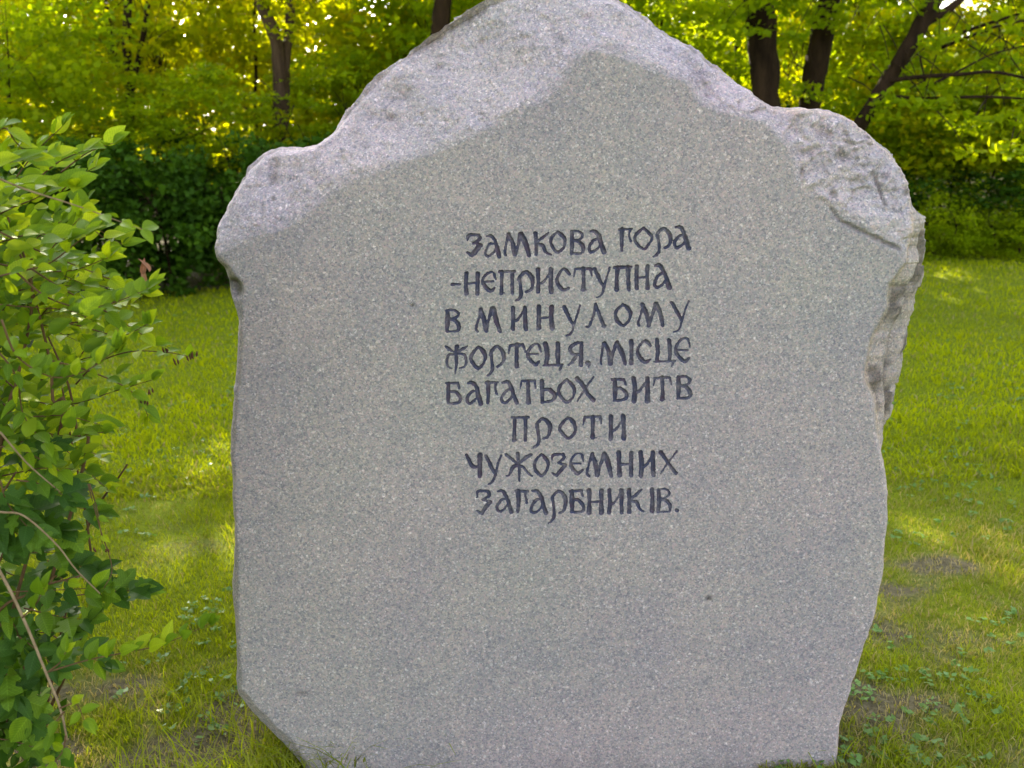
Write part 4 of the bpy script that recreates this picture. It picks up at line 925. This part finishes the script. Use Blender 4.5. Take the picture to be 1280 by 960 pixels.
# arching shrub: bare cane, twig with pairs, low sprig
def cane(par, pts, r0, r1, y0, y1, mat='cane', name='stem', ground_=False):
    P = [A(a, b, y0 + (y1 - y0) * i_ / (len(pts) - 1)) - par.location for i_, (a, b) in enumerate(pts)]
    if ground_: P = [Vector((0, 0, -.03))] + P
    g = Geo(); tubec(g, P, r0, r1, 8, 6); link(name, g.mesh(name), M[mat], par)
cane(sh2, [(-190, 700), (-120, 600), (-60, 620), (0, 715), (30, 775), (55, 835), (75, 885), (84, 925)], 0.0038, .0018, 1.7, 1.45, ground_=True)
cane(sh2, [(-60, 632), (0, 640), (30, 645), (70, 680), (95, 712), (125, 742)], 0.0022, .0012, 1.6, 1.68)
cane(sh2, [(0, 540), (35, 580), (75, 615)], .002, .0012, 1.7, 1.75)
cane(sh2, [(110, 605), (125, 660), (140, 710), (130, 735)], .0012, .0008, 1.75, 1.75, 'twig')
def S2(pts, y, n, s, seed, upw, **kw): sprig(sh2, [A(a, b, y) for a, b in pts], .0017, n, s, seed, 'twig', upw=upw, **kw)
S2([(60, 840), (110, 825), (160, 815), (205, 805), (262, 780)], 1.5, 8, .038, 801, .7, start=.2, spread=.55)
S2([(60, 840), (75, 828), (82, 815)], 1.48, 1, .036, 802, .6, tipburst=2)
S2([(28, 772), (45, 755), (55, 735)], 1.5, 2, .042, 803, .6, tipburst=1)
S2([(80, 890), (68, 905), (62, 925)], 1.45, 2, .032, 804, .1, tipburst=2)
S2([(75, 885), (95, 880), (105, 900)], 1.45, 2, .036, 805, .3, tipburst=3)
S2([(82, 920), (78, 940), (60, 960)], 1.45, 2, .034, 806, .2, tipburst=2)
S2([(112, 605), (122, 640), (128, 680)], 1.75, 3, .022, 807, .3, tipburst=1)
S2([(62, 730), (70, 720), (85, 728)], 1.55, 1, .034, 808, .5, tipburst=2)
for p in ((118, 688), (134, 692)): seed_head(sh2, p[0], p[1], 1.72, 2, .008)
# lobed shrub
for k, pts in enumerate([[(-30, 760), (0, 700), (30, 640)], [(-20, 800), (40, 740), (100, 720)], [(-40, 720), (-10, 640), (20, 590)]]):
    cane(sh3, pts, .004, .002, 1.9, 1.8 + .05 * k, 'twig', ground_=True)
rnd = random.Random(21)
SP = [([(20, 600), (50, 605), (85, 622)], 1.75), ([(0, 620), (40, 640), (80, 660)], 1.8), ([(-10, 590), (20, 575), (45, 572)], 1.75), ([(-10, 680), (30, 690), (80, 690)], 1.85), ([(10, 740), (60, 738), (120, 735)], 1.85),
      ([(90, 745), (130, 740), (170, 738)], 1.72), ([(0, 780), (40, 790), (90, 790)], 1.95), ([(-20, 820), (30, 820), (70, 815)], 2.0), ([(-20, 730), (10, 735), (50, 745)], 1.8), ([(-20, 640), (0, 655), (30, 672)], 1.75), ([(0, 600), (10, 630), (40, 665)], 1.7),
      ([(50, 700), (90, 705), (120, 715)], 1.9), ([(-30, 860), (10, 850), (50, 850)], 2.05), ([(30, 760), (70, 770), (110, 775)], 1.95), ([(-20, 700), (20, 720), (60, 722)], 1.9), ([(-30, 900), (0, 880), (30, 890)], 2.0), ([(0, 560), (30, 552), (60, 560)], 1.85), ([(20, 620), (60, 625), (120, 640)], 1.95), ([(-20, 770), (30, 800), (70, 835)], 1.9), ([(-30, 840), (20, 860), (40, 905)], 1.9), ([(-30, 880), (0, 910), (30, 950)], 1.85), ([(-40, 800), (0, 830), (20, 870)], 1.85), ([(-30, 740), (10, 770), (30, 810)], 1.9), ([(60, 790), (90, 810), (130, 830)], 2.05), ([(-20, 920), (30, 930), (60, 945)], 2.0)]
for k, (pts, y) in enumerate(SP):
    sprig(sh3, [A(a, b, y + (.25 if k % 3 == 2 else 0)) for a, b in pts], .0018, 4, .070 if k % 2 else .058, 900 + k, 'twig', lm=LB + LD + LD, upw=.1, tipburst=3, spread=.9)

# ------------------------------------------------------------------ grass and weeds
def blades(n, ylo, yhi, hgt, wid, seed, power=1.0, bias=0.0, extra=None):
    rg = np.random.default_rng(seed)
    y = ylo * (yhi / ylo) ** rg.random(n) if power else rg.uniform(ylo, yhi, n)
    x = rg.uniform(-.60, .60, n) * y + rg.normal(size=n) * .05
    br = bare(x, y) + .35 * fbm(x * 3, y * 3, 0, 3, 15)
    keep = (rg.random(n) > np.clip(br * .9, 0, .8)) & (y < edge_y(x) + 1.1)
    # nothing grows inside the stone
    keep &= ~((y > 1.98) & (y < 2.62) & (x > -.40) & (x < .62))
    x, y, br = x[keep], y[keep], br[keep]; n = len(x)
    z = height(x, y); a = rg.random(n) * 2 * np.pi; tuft = .6 + .6 * np.clip(fbm(x * 5, y * 5, 0, 2, 16) + .6, 0, 1.3)
    h = hgt * (.45 + .9 * rg.random(n)) * tuft * (1 - .4 * np.clip(br, 0, 1)); wd = wid * (.6 + .8 * rg.random(n))
    lx, ly = np.cos(a), np.sin(a); ln = h * (.35 + .9 * rg.random(n))
    b = rg.random(n) * 2 * np.pi; sx, sy = np.cos(b) * wd * .5, np.sin(b) * wd * .5
    P0 = np.stack([x - sx, y - sy, z - .003], 1); P1 = np.stack([x + sx, y + sy, z - .003], 1)
    P2 = np.stack([x + lx * ln * .35 + sx * .8, y + ly * ln * .35 + sy * .8, z + h * .65], 1); P3 = np.stack([x + lx * ln * .35 - sx * .8, y + ly * ln * .35 - sy * .8, z + h * .65], 1)
    P4 = np.stack([x + lx * ln, y + ly * ln, z + h], 1)
    v = np.stack([P0, P1, P2, P3, P4], 1).reshape(-1, 3); i = np.arange(n)[:, None] * 5
    t1 = i + np.array([[0, 1, 2]]); t2 = i + np.array([[0, 2, 3]]); t3 = i + np.array([[3, 2, 4]])
    rn = np.clip(.55 * rg.random(n) + .35 + .3 * fbm(x * 1.3, y * 1.3, 0, 3, 17) - .35 * np.clip(br, 0, 1) + bias, 0, 1)
    rn = np.where(rg.random(n) < .05 + .25 * np.clip(br, 0, 1), .02 + .08 * rg.random(n), rn)
    return v, np.concatenate([t1, t2, t3]), np.repeat(rn, 5)
parts = [blades(150000, 1.7, 4.5, .027, .0034, 1, bias=-.17), blades(110000, 4.2, 13.5, .032, .0085, 2, bias=.08)]
# longer tufts the mower cannot reach round the stone's foot and under the shrubs
rg = np.random.default_rng(8)
v, f, r = [], [], []; base = 0
for a in parts: v.append(a[0]); f.append(a[1] + base); r.append(a[2]); base += len(a[0])
def tufts(cx, cy, n, rad, hgt, seed):
    rg = np.random.default_rng(seed); x = cx + rg.normal(size=n) * rad; y = cy + rg.normal(size=n) * rad * .5
    h = hgt * (.5 + rg.random(n)); a = rg.random(n) * 6.28; ln = h * (.3 + .9 * rg.random(n)); lx, ly = np.cos(a), np.sin(a); z = height(x, y); wd = .0028
    segs = []
    for s in (0, .35, .7, 1.0):
        wv = wd * (1 - .85 * s); segs.append(np.stack([x + lx * ln * s * s - ly * wv, y + ly * ln * s * s + lx * wv, z + h * (s - .25 * s * s) - .004], 1)); segs.append(np.stack([x + lx * ln * s * s + ly * wv, y + ly * ln * s * s - lx * wv, z + h * (s - .25 * s * s) - .004], 1))
    V = np.stack(segs, 1).reshape(-1, 3); i = np.arange(n)[:, None] * 8; F_ = []
    for k in (0, 2, 4): F_ += [i + np.array([[k, k + 1, k + 3]]), i + np.array([[k, k + 3, k + 2]])]
    return V, np.concatenate(F_), np.repeat(np.clip(.15 + .55 * rg.random(n), 0, 1), 8)
for k, (cx, cy, n, rad, hg) in enumerate([(-.47, 2.25, 160, .04, .11), (-.52, 2.3, 260, .12, .12), (-.62, 2.12, 220, .12, .10), (-.8, 2.5, 260, .2, .10), (.70, 2.32, 100, .04, .07), (.66, 2.4, 120, .06, .08), (-.9, 2.1, 300, .2, .12), (.75, 2.75, 80, .12, .06), (.9, 2.2, 120, .2, .06)]):
    a = tufts(cx, cy, n, rad, hg, 60 + k); v.append(a[0]); f.append(a[1] + base); r.append(a[2]); base += len(a[0])
tag(link('grass', mesh_np('grass', np.concatenate(v), np.concatenate(f), False, {'rnd': np.concatenate(r)}), M['grass']), 'short green lawn grass with dry blades mixed in', 'grass', None, 'stuff')
# clover and plantain leaves low in the lawn
rg = np.random.default_rng(33); n = 2600; y = 1.9 * (9 / 1.9) ** rg.random(n); x = rg.uniform(-.58, .58, n) * y
k_ = (fbm(x * 2.2, y * 2.2, 0, 2, 44) > .05) & ~((y > 2.1) & (y < 2.65) & (x > -.46) & (x < .62)); x, y = x[k_], y[k_]
C = np.stack([x, y, height(x, y) + .018], 1)
v, q, a = leaf_cloud(C, np.full(len(C), .022), 5, .020, flat=.35, seed=3, squash=.4)
tag(link('clover', mesh_np('clover', v, q, False, {'rnd': a}), M['weed']), 'pale clover and plantain leaves low in the lawn', 'weeds', None, 'stuff')
print('leaves', leaf_count)
